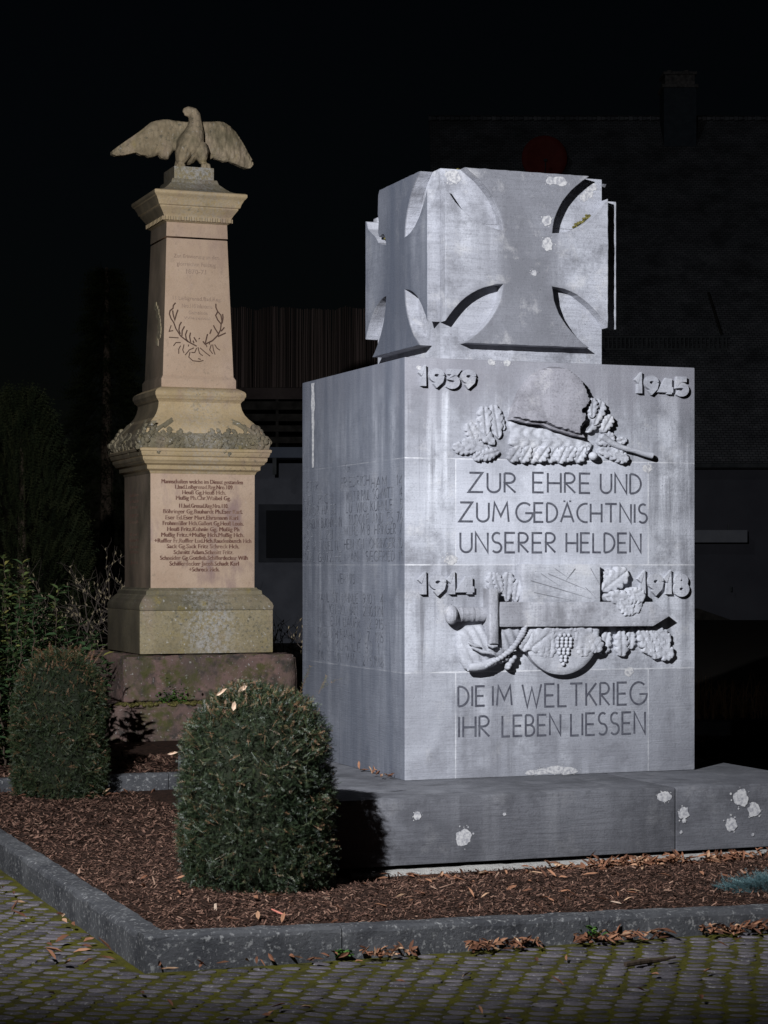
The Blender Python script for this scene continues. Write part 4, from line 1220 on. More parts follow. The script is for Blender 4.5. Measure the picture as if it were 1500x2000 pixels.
LW = [(790, 195), (740, 190), (660, 180), (600, 168), (540, 166), (480, 175), (430, 190), (390, 220), (330, 270), (250, 325), (170, 380), (100, 430), (62, 460), (62, 490), (100, 508), (180, 508), (250, 492), (290, 485), (330, 510), (380, 515), (410, 535), (450, 532), (500, 508), (525, 545), (590, 560), (640, 480), (720, 400)]
RW = [(880, 190), (940, 190), (1020, 188), (1090, 182), (1140, 190), (1200, 225), (1260, 285), (1320, 370), (1380, 470), (1430, 550), (1440, 600), (1420, 632), (1380, 640), (1320, 625), (1250, 595), (1190, 575), (1150, 582), (1110, 568), (1030, 545), (980, 570), (950, 540), (920, 420)]
for k, pol in enumerate((LW, RW)):
    q = [(lambda p: (p.x, p.z))(H4(x, z, .02)) for x, z in pol]
    fe = (lambda x, z: .007 * noise.noise((x * 14, z * 14, 2)) + (.006 * abs(math.sin(abs(x) * 42 + z * 26)) if z < .22 - .1 * abs(x) else .004 * noise.noise((x * 45, z * 45, 7))))
    fr_ = MB(); fr_.relief(q, .02, .014, .03, .07, .014, fn=fe, tilt=lambda x, z: -.06 * (abs(x) / .5) ** 2)
    bk_ = MB(); bk_.relief(q, .02, .014, .03, .07, .02, tilt=lambda x, z: .06 * (abs(x) / .5) ** 2)
    eb.add(fr_.v, fr_.f)
    eb.add([(x, .06 - y, z) for x, y, z in bk_.v], [f[::-1] for f in bk_.f])
eb.tube([H4(755, 560, .05), H4(735, 590, .09), H4(700, 640, .13)], [.07, .07, .05], 10, .5)
me_o = eb.build('eagle_body', SAND_EAGLE, eg, smooth=True, angle=80)
rm = me_o.modifiers.new('remesh', 'REMESH'); rm.mode = 'VOXEL'; rm.voxel_size = .0075; rm.use_smooth_shade = True

# ================================================================== PLANTS
def foliage_mat(name, stops, rough=.55, spec=.4, patch=(.0, .35)):
    m = Mat(name, rough, spec)
    b = m.ramp(m.tint(), *stops)
    b = m.mix(m.ramp(m.noise(4.5, detail=5), (.4, patch[0]), (.65, patch[1])), b, tuple(c * .5 for c in stops[1][1]))
    m.col(b)
    return m.m

YEW = foliage_mat('yew needles', ((0.0, (.004, .009, .004)), (.45, (.014, .024, .010)), (.78, (.034, .045, .018)), (.9, (.085, .07, .033)), (1.0, (.15, .08, .045))), .5, .35)
YEW_WARM = foliage_mat('browning yew needles', ((0.0, (.008, .016, .006)), (.5, (.020, .032, .012)), (.8, (.040, .046, .018)), (.92, (.12, .075, .035)), (1.0, (.17, .08, .045))), .55, .3)
m = Mat('yew twigs', .95, .05); m.col(m.mix(m.noise(40), (.006, .009, .006), (.02, .022, .014))); TWIG = m.m
m = Mat('bark', .95, .1); m.col(m.mix(m.noise(20, (1, 1, .2)), (.03, .022, .016), (.08, .06, .045))); m.bump(m.noise(30, (1, 1, .2)), .01); BARK = m.m


def sprigs(mb, pos, nor, length, needle, nw, pairs, spread, tints):
    """numpy: a flat feathered twig at each position, as triangles"""
    n = len(pos)
    d = nor + rng.normal(0, spread, (n, 3)); d[:, 2] += .15
    d /= np.linalg.norm(d, axis=1)[:, None]
    r = rng.normal(size=(n, 3)); s = np.cross(d, r); s /= np.linalg.norm(s, axis=1)[:, None]
    up = np.cross(s, d)
    L_ = length * rng.uniform(.6, 1.25, n)[:, None]
    Vs = []; Ts = []
    bend = up * rng.uniform(-.25, .25, n)[:, None] * L_
    for k in range(pairs):
        t = (k + .5) / pairs
        c = pos + d * L_ * t + bend * t * t
        for sg in (-1, 1):
            tip = c + (s * sg * .85 + d * .55 + up * rng.uniform(-.35, .5, n)[:, None]) * needle * (1 - .45 * t) * rng.uniform(.75, 1.2, n)[:, None]
            wv = d * nw
            Vs += [c - wv, c + wv, tip]
            Ts.append(np.clip(tints + rng.normal(0, .07, n), 0, 1))
    e = pos + d * L_ + bend
    q = s * nw * .7
    Vs += [pos - q - d * .02, pos + q - d * .02, e]
    Ts.append(np.clip(tints + .1, 0, 1))
    V3 = np.stack(Vs, 1).reshape(n, -1, 3, 3).reshape(-1, 3)
    T = np.stack(Ts, 1).reshape(-1)
    F = np.arange(len(V3)).reshape(-1, 3)
    mb.arr(V3, F, T)


def bush_profile(t, r, hgt, top):
    """t 0..1 along the outline from the ground to the crown tip -> radius, z"""
    return None


def make_yew(mat, r, hgt, seed, n=5200, dome=.40, warm_top=True):
    g = np.random.default_rng(seed)
    z0 = hgt - dome * 1.0
    side_a = 2 * math.pi * r * z0; cap_a = 2 * math.pi * r * r * .8
    n1 = int(n * side_a / (side_a + cap_a)); n2 = n - n1
    th = g.uniform(0, 2 * math.pi, n1); z = g.uniform(.0, z0, n1)
    low = np.clip(z / .12, 0, 1); rr = r * (.84 + .16 * low ** .5)
    pos = np.stack([np.cos(th) * rr, np.sin(th) * rr, z], 1)
    nor = np.stack([np.cos(th), np.sin(th), np.where(z < .1, -.3, .05)], 1)
    th2 = g.uniform(0, 2 * math.pi, n2); u = g.uniform(0, 1, n2) ** .62
    ph = u * math.pi / 2
    e = .92
    cx = np.sin(ph) ** e * r; cz = z0 + np.cos(ph) ** e * dome
    pos2 = np.stack([np.cos(th2) * cx, np.sin(th2) * cx, cz], 1)
    nor2 = np.stack([np.cos(th2) * np.sin(ph), np.sin(th2) * np.sin(ph), np.cos(ph)], 1)
    pos = np.concatenate([pos, pos2]); nor = np.concatenate([nor, nor2])
    lum = np.array([noise.noise((p[0] * 6 + seed, p[1] * 6, p[2] * 6)) + .6 * noise.noise((p[0] * 17, p[1] * 17, p[2] * 17 + seed)) for p in pos])
    pos = pos + nor * (lum[:, None] * .024 - .03 + g.uniform(-.035, .008, len(pos))[:, None])
    t = np.clip(.42 + lum * .3 + g.normal(0, .17, len(pos)), 0, .92)
    br = g.uniform(0, 1, len(pos)) < (.05 + (.16 if warm_top else 0) * np.clip((pos[:, 2] - z0) / dome, 0, 1))
    t[br] = g.uniform(.9, 1, br.sum())
    mb = MB()
    sprigs(mb, pos, nor, .032, .0115, .0014, 7, .95, t)
    # dark woody inside
    ins = MB()
    vs = []; fs = []; nn = 28; rows_ = 16
    for j in range(rows_ + 1):
        q = j / rows_
        if q < .6: zz = .02 + z0 * q / .6; rj = (r - .075) * (.84 + .16 * min(1, zz / .12))
        else:
            p_ = (1 - (q - .6) / .4) * math.pi / 2; rj = max(.01, (r - .075) * math.sin(p_) ** e); zz = z0 + (dome - .07) * math.cos(p_) ** e
        for k in range(nn):
            a = 2 * math.pi * k / nn; b = 1 + .07 * noise.noise((math.cos(a) * 3, math.sin(a) * 3, zz * 6 + seed))
            vs.append((rj * b * math.cos(a), rj * b * math.sin(a), zz))
    for j in range(rows_):
        for k in range(nn): fs.append((j * nn + k, j * nn + (k + 1) % nn, (j + 1) * nn + (k + 1) % nn, (j + 1) * nn + k))
    ins.add(vs, fs)
    return mb, ins

# near yew
bp = Vector((-.597, 9.98, .085))
y1 = thing('clipped_yew', 'clipped dark green yew bush with rounded top standing nearest, in front of the grey memorial', 'bush', bp, 0, 'clipped yew bushes in the mulch bed')
f_, i_ = make_yew(YEW, .38, .985, 3, 15000, .40)
for _ in range(3):      # stray shoots
    a = random.uniform(0, 6.28); p0 = Vector((.3 * math.cos(a), .3 * math.sin(a), .95 + random.uniform(-.08, .05)))
    sprigs(f_, np.array([p0[:]]), np.array([[math.cos(a) * .6, math.sin(a) * .6, .9]]), .11, .02, .0017, 12, .2, np.array([.88]))
f_.build('foliage', YEW, y1); i_.build('branches', TWIG, y1)
sx = MB(); sx.tube([(0, 0, -.03), (.01, 0, .15), (0, .01, .4)], [.045, .035, .03], 8); sx.build('trunk', BARK, y1)

bp2 = Vector((-2.11, 13.85, .09))
y2 = thing('clipped_yew', 'dimmer rounded yew bush with reddish brown shoots on top, left of the column steps', 'bush', bp2, 0, 'clipped yew bushes in the mulch bed')
f_, i_ = make_yew(YEW_WARM, .33, .99, 11, 9000, .40)
for _ in range(26):
    a = random.uniform(0, 6.28); rr = random.uniform(.05, .24); p0 = Vector((rr * math.cos(a), rr * math.sin(a), .95 - rr * .25))
    sprigs(f_, np.array([p0[:]]), np.array([[math.cos(a) * .7, math.sin(a) * .7, .6]]), .09, .018, .0017, 10, .4, np.array([.97]))
f_.build('foliage', YEW_WARM, y2); i_.build('branches', TWIG, y2)
sx = MB(); sx.tube([(0, 0, -.03), (.01, 0, .15), (0, .01, .4)], [.045, .035, .03], 8); sx.build('trunk', BARK, y2)

# shed leaves caught on the near yew
m = Mat('pale dry leaf', .85, .2); m.col(m.mix(m.noise(40), (.30, .19, .12), (.42, .32, .25))); DRY = m.m
for lab, X, Y, d, l, wd, a in (('long tan dry leaf lying on top of the near yew bush', 432, 1352, 9.89, .065, .014, 35), ('pale triangular dry leaf stuck in the front of the near yew bush', 457, 1379, 9.71, .045, .02, 80), ('curled grey dry leaf lying on the near yew bush beside the tan one', 474, 1345, 9.89, .05, .02, 30), ('pale dry leaf poking out of the left flank of the near yew bush', 337, 1471, 9.9, .05, .012, 10)):
    lb = MB(); c = at(X, Y, d); ca, sa = math.cos(R(a)), math.sin(R(a))
    q = [(-l / 2, 0, 0), (-l * .2, .0, -wd / 2), (l * .2, .004, -wd / 2 * .8), (l / 2, 0, 0), (l * .2, .004, wd / 2), (-l * .2, 0, wd / 2), (0, .008, 0)]
    lb.add([(x * ca - z * sa, y, x * sa + z * ca) for x, y, z in q], [(0, 1, 6), (1, 2, 6), (2, 3, 6), (3, 4, 6), (4, 5, 6), (5, 0, 6)])
    o = lb.build('dry_leaf', DRY); o.location = c; tag(o, lab, 'leaf', 'dry leaves caught on the yew')


def leaf_arr(mb, pos, dirs, nor, l, wd, tints):
    """pointed oval leaves folded along the midrib"""
    n = len(pos)
    d = dirs / np.linalg.norm(dirs, axis=1)[:, None]
    s = np.cross(d, nor); s /= np.linalg.norm(s, axis=1)[:, None] + 1e-9
    u = np.cross(s, d)
    l = np.broadcast_to(l, (n,))[:, None]; wd = np.broadcast_to(wd, (n,))[:, None]
    a = pos; b = pos + d * l * .33 - u * l * .02; c = pos + d * l * .7 - u * l * .05; e = pos + d * l - u * l * .16
    bl = b + s * wd * .5 + u * wd * .16; br = b - s * wd * .5 + u * wd * .16
    cl = c + s * wd * .42 + u * wd * .12; cr = c - s * wd * .42 + u * wd * .12
    Vv = np.stack([a, b, c, e, bl, cl, br, cr], 1).reshape(-1, 3)
    base = np.arange(n)[:, None] * 8
    F3 = np.concatenate([base + np.array([[0, 1, 4]]), base + np.array([[2, 3, 5]]), base + np.array([[0, 6, 1]]), base + np.array([[2, 7, 3]])])
    F4 = np.concatenate([base + np.array([[1, 2, 5, 4]]), base + np.array([[1, 6, 7, 2]])])
    k = len(mb.v)
    mb.v += [tuple(p) for p in Vv.tolist()]
    mb.f += [tuple(f) for f in (F3 + k).tolist()] + [tuple(f) for f in (F4 + k).tolist()]
    mb.t += np.tile(tints, 4).tolist() + np.tile(tints, 2).tolist()


def leafy_shrub(name, label, cat, mat, loc, shoots, leaf, seed, group=None):
    g = np.random.default_rng(seed)
    t_ = thing(name, label, cat, loc, 0, group)
    st = MB(); fo_ = MB()
    for (x, y, h_, lx, ly, tn) in shoots:
        p0 = np.array([x, y, 0.0]); p1 = np.array([x + lx, y + ly, h_])
        k = max(5, int(h_ * 26))
        q = np.linspace(0, 1, k)[:, None]
        pts = p0 + (p1 - p0) * q + np.array([lx, ly, 0]) * .3 * q * q + g.normal(0, .008, (k, 3))
        st.tube([tuple(p) for p in pts], list(np.linspace(.009, .002, k)), 5)
        rep = pts[int(k * .12):].repeat(3, 0)
        a = g.uniform(0, 2 * math.pi, len(rep))
        dr_ = np.stack([np.cos(a), np.sin(a), g.uniform(-.1, .8, len(rep))], 1)
        nn_ = np.stack([-.4 * np.cos(a), -.4 * np.sin(a), np.ones(len(rep))], 1) + g.normal(0, .25, (len(rep), 3))
        leaf_arr(fo_, rep + g.normal(0, .006, rep.shape), dr_, nn_, leaf * g.uniform(.6, 1.2, len(rep)), leaf * .42 * g.uniform(.7, 1.1, len(rep)), np.clip(tn + g.normal(0, .15, len(rep)), 0, 1))
    fo_.build('foliage', mat, t_); st.build('stems', BARK, t_)
    return t_

LAUREL = foliage_mat('laurel leaves', ((0.0, (.016, .034, .014)), (.5, (.035, .066, .028)), (.85, (.09, .12, .04)), (1.0, (.20, .18, .05))), .3, .5)
sh = []
for _ in range(95):
    x = random.uniform(-.62, .42); y = random.uniform(-.35, .35)
    h_ = (1.65 - .9 * max(0, x + .25) ** 1.0) * random.uniform(.55, 1.0) * (1 - .3 * abs(y))
    sh.append((x * .8, y, max(.4, h_), x * .22, y * .2, .78 if (h_ > 1.25 and random.random() < .7) else .4))
leafy_shrub('laurel_shrub', 'large glossy dark green laurel shrub with yellowish tips behind the left yew bush', 'shrub', LAUREL, (-2.42, 15.1, .15), sh, .085, 5)

# thuja behind
THUJA = foliage_mat('thuja sprays', ((0.0, (.004, .007, .003)), (.5, (.010, .014, .005)), (1.0, (.022, .023, .009))), .8, .1)
tj = thing('thuja_tree', 'dark columnar thuja tree with jagged pointed tips at the left edge', 'tree', (-3.48, 20.5, 0), 0)
n = 5200
g = np.random.default_rng(21)
zz = g.uniform(.1, 1, n) ** .8 * 3.25; th = g.uniform(0, 2 * math.pi, n)
rr = .62 * np.clip((3.4 - zz) / 1.5, 0, 1) ** .7 * (1 + .12 * np.sin(th * 5 + zz * 2))
ps = np.stack([np.cos(th) * rr, np.sin(th) * rr, zz], 1); ns = np.stack([np.cos(th) * .6, np.sin(th) * .6, np.ones(n)], 1)
tm = MB(); sprigs(tm, ps - ns * .05, ns, .17, .04, .006, 6, .25, np.clip(g.normal(.5, .2, n), 0, 1))
tm.build('crown', THUJA, tj)
tk = MB(); tk.tube([(0, 0, -.1), (0, 0, 1.5), (0, 0, 3.1)], [.07, .05, .01], 8); tk.build('trunk', BARK, tj)

# tall dark spruce farther back
sp = thing('spruce_tree', 'tall dark spruce tree with drooping branches far behind the eagle column', 'tree', (-3.9, 30, 0), 0)
n = 9000
g = np.random.default_rng(31)
zz = .8 + g.uniform(0, 1, n) ** 1.2 * 5.0; th = g.uniform(0, 2 * math.pi, n)
tier = (zz * 2.2) % 1.0
rr = (1.25 * (6.0 - zz) / 5.2 + .1) * (1 - .55 * tier) * g.uniform(.25, 1, n) ** .5
ps = np.stack([np.cos(th) * rr, np.sin(th) * rr, zz - rr * .25], 1); ns = np.stack([np.cos(th), np.sin(th), -.5 + 0 * th], 1)
tm = MB(); sprigs(tm, ps, ns, .22, .05, .007, 5, .35, np.clip(g.normal(.4, .2, n), 0, 1))
tm.build('crown', THUJA, sp)
tk = MB(); tk.tube([(0, 0, -.1), (0, 0, 3), (0, 0, 5.8)], [.13, .09, .02], 8); tk.build('trunk', BARK, sp)

# bare twiggy shrubs
m = Mat('bare twigs', .8, .25); m.col(m.mix(m.noise(20), (.06, .048, .04), (.13, .105, .09))); BARE = m.m
m = Mat('buds', .7, .3); m.col((.26, .21, .13)); BUD = m.m
def bare_shrub(label, loc, sc, n0, seed, lean=0.0):
    rnd = random.Random(seed)
    t_ = thing('bare_shrub', label, 'shrub', loc, 0, 'leafless shrubs round the column')
    tw = MB(); bu = MB()
    def grow(p, d, L_, r, lvl):
        pts = [p]; q = p; dd = d.copy()
        for k in range(4):
            dd = (dd + Vector((rnd.gauss(0, .16), rnd.gauss(0, .16), rnd.gauss(.02, .1)))).normalized()
            q = q + dd * L_ / 4; pts.append(q)
        tw.tube(pts, [r * (1 - .13 * k) for k in range(5)], 4)
        for k in (2, 4) if lvl else ():
            bu.tube([pts[k], pts[k] + Vector((rnd.gauss(0, .4), rnd.gauss(0, .4), .8)) * .014, pts[k] + Vector((rnd.gauss(0, .3), rnd.gauss(0, .3), 1)) * .03], [.003, .007, .001], 5)
        if lvl > 0:
            for k in range(rnd.choice((2, 3, 3))):
                s = pts[rnd.choice((2, 3, 4))]
                nd = (dd + Vector((rnd.gauss(0, .6), rnd.gauss(0, .6), rnd.gauss(.1, .45)))).normalized()
                grow(s, nd, L_ * rnd.uniform(.55, .8), r * .62, lvl - 1)
    for k in range(n0):
        a = rnd.uniform(0, 6.28)
        grow(Vector((rnd.gauss(0, .06), rnd.gauss(0, .06), 0)), Vector((math.cos(a) * .5 + lean, math.sin(a) * .5, 1)).normalized(), .75 * sc, .010, 4)
    tw.build('twigs', BARE, t_); bu.build('buds', BUD, t_)
bare_shrub('leafless budding shrub on the left side of the eagle column, above the laurel', (-2.45, 19.6, .1), 1.0, 8, 5, -.15)
bare_shrub('leafless budding shrub in the gap between the eagle column and the grey memorial', (-.95, 19.7, .1), .8, 6, 9, -.05)

# ground juniper, weed, fern
JUN = foliage_mat('blue juniper', ((0.0, (.02, .045, .05)), (.5, (.05, .095, .105)), (.85, (.09, .155, .165)), (1.0, (.13, .2, .2))), .6, .3)
jn = thing('creeping_juniper', 'low blue green creeping juniper at the right edge of the front mulch', 'plant', M.W(1.19, -2.02, bed_z(1.19, -2.02) - .01), TH)
n = 1100; g = np.random.default_rng(41)
a = g.uniform(0, 6.28, n); r_ = g.uniform(0, 1, n) ** .6
ps = np.stack([np.cos(a) * r_ * .42, np.sin(a) * r_ * .17, .015 + .045 * (1 - r_)], 1); ns = np.stack([np.cos(a), np.sin(a) * .6, .25 + 0 * a], 1)
tm = MB(); sprigs(tm, ps, ns, .06, .012, .0016, 8, .35, np.clip(g.normal(.5, .2, n), 0, 1)); tm.build('sprays', JUN, jn)
WEED = foliage_mat('weed leaves', ((0.0, (.02, .05, .008)), (.5, (.04, .10, .016)), (1.0, (.08, .16, .03))), .5, .4)
def weed(name, label, loc, n, r, seed, l):
    g = np.random.default_rng(seed); t_ = MB()
    a = g.uniform(0, 6.28, n); ps = np.stack([g.normal(0, r, n), g.normal(0, r * .5, n), np.abs(g.normal(.6 * r, r * .7, n))], 1)
    dr_ = np.stack([np.cos(a), np.sin(a), g.uniform(0, 1, n)], 1); nn_ = np.stack([0 * a, 0 * a, 1 + 0 * a], 1) + g.normal(0, .3, (n, 3))
    leaf_arr(t_, ps, dr_, nn_, l * g.uniform(.6, 1.2, n), l * .5, g.uniform(0, 1, n))
    o = t_.build(name, WEED); o.location = loc; return tag(o, label, 'plant')
weed('weed', 'tiny bright green weed growing in a joint of the front kerb', M.W(KX + JB, KY - .02, .03), 40, .022, 3, .03)
weed('grass_tuft', 'thin mossy green tuft in the left joint of the front kerb', M.W(KX + JA, KY - .02, .02), 45, .013, 4, .03)
_, zf = lv(408, 1374)
weed('fern_tuft', 'small green weed tuft growing on the mossy step of the column', K.W(-.35, -.78, zf + .005), 110, .07, 6, .035)
mo2 = MB(); ast, _ = lv(408, 1374)
lumps(mo2, 260, lambda: (random.uniform(-ast, ast) * .96, -ast + random.uniform(.01, .15), zf + random.uniform(-.004, .006)), .012, .028)
mo2.build('step_moss', MOSSM, col, smooth=True)

# ================================================================== BACKGROUND
def simple(name, c0, c1, sc=3, rough=.9, bump=0, sc3=(1, 1, 1)):
    m = Mat(name, rough, .15); m.col(m.mix(m.ramp(m.noise(sc, sc3, detail=6), (.35, 0.0), (.65, 1.0)), c0, c1))
    if bump: m.bump(m.noise(sc * 6, sc3), bump)
    return m.m
m = Mat('roof tiles', .9, .1)
bt = m.n.new('ShaderNodeTexBrick'); m.l.new(m.mp((1, 1, 1), rot=(0, 0, 0)), bt.inputs[0])
bt.inputs['Scale'].default_value = 3.2; bt.inputs['Color1'].default_value = (.16, .165, .18, 1); bt.inputs['Color2'].default_value = (.23, .23, .245, 1); bt.inputs['Mortar'].default_value = (.04, .04, .045, 1)
bt.inputs['Mortar Size'].default_value = .03
nz = m.ramp(m.noise(1.2, detail=7), (.35, .5), (.65, 1.0)); m.col(m.mix(1.0, bt.outputs[0], nz, 'MULTIPLY'))
ROOF = m.m
PLASTER = simple('grey plaster', (.07, .07, .086), (.10, .10, .118), .5)
DARKW = simple('dark wood', (.02, .018, .016), (.05, .045, .04), 5)
METAL = simple('dark metal', (.05, .055, .06), (.09, .095, .10), 5, .5)
RED = simple('red enamel', (.15, .022, .018), (.19, .03, .024), 4, .6)
CHIM = simple('chimney cladding', (.045, .055, .07), (.065, .08, .095), 4)
CHIMTOP = simple('chimney brick', (.09, .085, .085), (.22, .20, .19), 9, .9, .02)
LEDGE = simple('pale metal', (.20, .205, .235), (.24, .245, .275), 3, .5)

hs = thing('tiled_house', 'white house with huge dark tiled roof and chimney behind the memorial at right', 'house', (0, 0, 0))
YD, YR = 60.0, 73.0
pz_ = lambda Y, d: 1.6 + (1106 - Y) * d / FPX
px_ = lambda X, d: (X - 750) / FPX * d
ze_, zr_ = pz_(903, YD), pz_(234, YR)
xl = px_(838, YR)
rf = MB()
rf.add([(xl, YD - .6, ze_ - .05), (24, YD - .6, ze_ - .05), (24, YR, zr_), (xl, YR, zr_), (xl, YD - .6, ze_ - .2), (24, YD - .6, ze_ - .2), (24, YR, zr_ - .3), (xl, YR, zr_ - .3)],
       [(0, 1, 2, 3), (7, 6, 5, 4), (0, 4, 5, 1), (1, 5, 6, 2), (3, 7, 4, 0)])
rfo = rf.build('roof', ROOF, hs)
rt = MB()
for k in range(60):
    x = xl + .18 + k * .36
    rt.tube([(x - .20, YR - .02, zr_ + .02), (x + .20, YR - .02, zr_ + .035)], [.13, .11], 8)
rt.build('ridge_tiles', ROOF, hs, smooth=True, angle=50)
wl = MB()
wl.box(xl + .3, 24, YD, YD + .3, -.02, ze_ + .1); wl.box(xl + .3, xl + .6, YD + .302, YR, -.02, ze_ + .1)
wl.add([(xl + .3, YD, ze_ + .1), (xl + .3, YR, ze_ + .1), (xl + .3, YR, zr_ - .3)], [(0, 1, 2)])
wl.build('wall', PLASTER, hs)
gt = MB(); gt.tube([(xl, YD - .66, ze_ - .12), (24, YD - .66, ze_ - .12)], .075, 8); gt.build('gutter', METAL, hs, smooth=True)
def roof_pt(X, Y, off=0.0):
    k = (ze_ - .05, zr_)
    # intersection of the view line with the roof plane
    a = (zr_ - (ze_ - .05)) / (YR - (YD - .6)); s = (1106 - Y) / FPX
    d = ((ze_ - .05) - a * (YD - .6) - 1.6) / (s - a)
    return Vector(((X - 750) / FPX * d, d - off, 1.6 + s * d))
ch = MB()
c0 = roof_pt(1324, 262)
hw = 33 / FPX * YR
ch.box(c0.x - hw * .95, c0.x + hw * .95, c0.y - hw, c0.y + hw, c0.z - 1.2, pz_(178, c0.y))
cho = ch.build('chimney', CHIM, hs, bevel=.02)
ct = MB()
for k, (z0, z1, q) in enumerate(((178, 172, 1.05), (172, 152, .86), (152, 147, .98))):
    ct.box(c0.x - hw * q, c0.x + hw * q, c0.y - hw * q, c0.y + hw * q, pz_(z0, c0.y) + .002, pz_(z1, c0.y))
for k in range(3): ct.tube([(c0.x - hw * .5 + k * hw * .5, c0.y, pz_(147, c0.y)), (c0.x - hw * .5 + k * hw * .5, c0.y, pz_(138 + 3 * (k % 2), c0.y))], .09, 8)
ct.build('chimney_cap', CHIMTOP, cho)
sg = MB()
a0 = roof_pt(1178, 672); a1 = roof_pt(1422, 674)
zt_ = pz_(660, a0.y); zb_ = pz_(684, a0.y)
for z in (zt_, zb_): sg.box(a0.x, a1.x, a0.y - .30, a0.y - .26, z - .025, z + .025)
k = 0
x = a0.x
while x < a1.x:
    sg.box(x - .022, x + .022, a0.y - .292, a0.y - .268, zb_ + .026, zt_ - .026); x += .125; k += 1
for x in (1262, 1342, 1410):
    q = px_(x, a0.y); sg.box(q - .02, q + .02, a0.y - .25, a0.y + .3, zb_ - .2, zb_ - .14); sg.box(q - .02, q + .02, a0.y - .258, a0.y - .24, zb_ - .2, zt_)
sg.build('snow_guard', METAL, hs)
rd_ = roof_pt(1061, 318)
lp = MB(); q0 = roof_pt(1383, 575); q1 = roof_pt(1408, 655)
lp.tube([q0 + Vector((0, -.08, .04)), q1 + Vector((0, -.08, .04))], .045, 6); lp.build('roof_pipe', DARKW, hs)
cn = MB(); cn.box(px_(1300, YD), px_(1451, YD), YD - .75, YD - .002, pz_(1060, YD) , pz_(1036, YD)); cn.build('canopy', LEDGE, hs, bevel=.01)
cl = MB(); cl.box(px_(1422, YD) - .02, px_(1422, YD) + .02, YD - .06, YD - .004, pz_(1036, YD) + .003, pz_(1024, YD)); cl.build('wall_lamp', METAL, hs)
dr_ = MB()
q = [(px_(1330, YD), 0), (px_(1429, YD), 0), (px_(1429, YD), pz_(1212, YD)), (px_(1360, YD), pz_(1188, YD)), (px_(1330, YD), pz_(1188, YD))]
dr_.prism_y([(x, z if z else -.02) for x, z in q], YD - .45, YD - .002)
dro = dr_.build('cellar_porch', DARKW, hs, bevel=.01)
dh = MB(); dh.box(px_(1422, YD) - .02, px_(1422, YD) + .02, YD - .50, YD - .451, .9, 1.05); dh.build('door_handle', METAL, dro)

dish = thing('satellite_dish', 'round red satellite dish mounted on the dark tiled roof above the memorial', 'satellite dish', rd_ + Vector((0, -.55, .05)), 0)
dd = MB(); n = 28; rD = 44 / FPX * rd_.y
vs = [(0, .10, 0)]; fs = []
for j in range(1, 5):
    r_ = rD * j / 4
    for k in range(n):
        t = 2 * math.pi * k / n; vs.append((r_ * math.cos(t), .10 * (1 - (j / 4) ** 2), r_ * math.sin(t)))
for k in range(n): fs.append((0, 1 + k, 1 + (k + 1) % n))
for j in range(3):
    for k in range(n): fs.append((1 + j * n + k, 1 + (j + 1) * n + k, 1 + (j + 1) * n + (k + 1) % n, 1 + j * n + (k + 1) % n))
dd.add(vs, fs); ddo = dd.build('reflector', RED, dish, smooth=True)
so = ddo.modifiers.new('thick', 'SOLIDIFY'); so.thickness = .02
da = MB(); da.tube([(0, -.02, -rD), (0, -.25, -rD * .75), (0, -.38, -rD * .2)], .016, 6); da.box(-.05, .05, -.43, -.36, -rD * .2 - .03, -rD * .2 + .05); da.build('feed_arm', METAL, dish)
db = MB(); db.tube([(0, .12, 0), (0, .4, -.1), (0, .75, -.1)], .03, 8); db.build('bracket', METAL, dish)

# left neighbour with reed screen
nh = thing('balcony_house', 'grey rendered house with a reed screened balcony between the column and the memorial', 'house', (0, 0, 0))
D2 = 45.0
GREYW = simple('grey render', (.13, .135, .16), (.18, .185, .215), 2)
w2 = MB()
xa, xb = px_(395, D2), px_(900, D2)
w2.box(xa, xb, D2, D2 + 5, -.02, pz_(905, D2)); w2.build('wall', GREYW, nh)
fl = MB(); fl.box(xa - .02, xb + .02, D2 - .9, D2 + 5, pz_(898, D2), pz_(878, D2)); fl.build('balcony_floor', simple('balcony edge', (.12, .14, .19), (.15, .17, .22), 3, .6), nh)
po = MB(); po.box(px_(540, D2) - .04, px_(540, D2) + .04, D2 - .85, D2 - .77, pz_(930, D2), pz_(878, D2) - .15)
po.build('bracket', METAL, nh)
bl = MB()
for k, (Y0, Y1) in enumerate(((870, 858), (848, 836), (828, 814), (806, 790))):
    bl.box(xa, xb, D2 - .86, D2 - .83, pz_(Y0, D2), pz_(Y1, D2))
for X in (430, 545, 660, 775, 885):
    bl.box(px_(X, D2) - .03, px_(X, D2) + .03, D2 - .825, D2 - .77, pz_(878, D2) + .002, pz_(765, D2))
bl.build('balcony_rail', DARKW, nh)
bm_ = MB(); bm_.box(xa, xb, D2 - .89, D2 - .85, pz_(786, D2), pz_(764, D2)); bm_.build('beam', simple('weathered board', (.06, .045, .042), (.09, .07, .065), 4), nh)
rs = MB()
x = xa
while x < xb:
    r_ = random.uniform(.012, .024)
    top = 612 + 8 * noise.noise((x * 3.2, 0, 0)) + 6 * noise.noise((x * 1.1, 5, 0)) + random.uniform(-1.5, 1.5)
    y = D2 - .9 + random.uniform(-.02, .02)
    rs.tube([(x, y, pz_(764, D2) + .003), (x + random.uniform(-.01, .01), y + random.uniform(-.01, .01), pz_(690, D2)), (x + random.uniform(-.015, .015), y, pz_(top, D2))], [r_, r_, r_ * .8], 5, tint=random.random())
    x += r_ * random.uniform(1.3, 2.0)
    if random.random() < .05: x += .02
m = Mat('reed', .9, .1); m.col(m.ramp(m.tint(), (0.0, (.045, .035, .032)), (.6, (.10, .075, .066)), (1.0, (.15, .11, .10)))); 
rs.build('reed_screen', m.m, nh)
bw = MB(); bw.box(xa, xb, D2 + .6, D2 + .8, pz_(870, D2), pz_(640, D2)); bw.build('upper_wall', DARKW, nh)
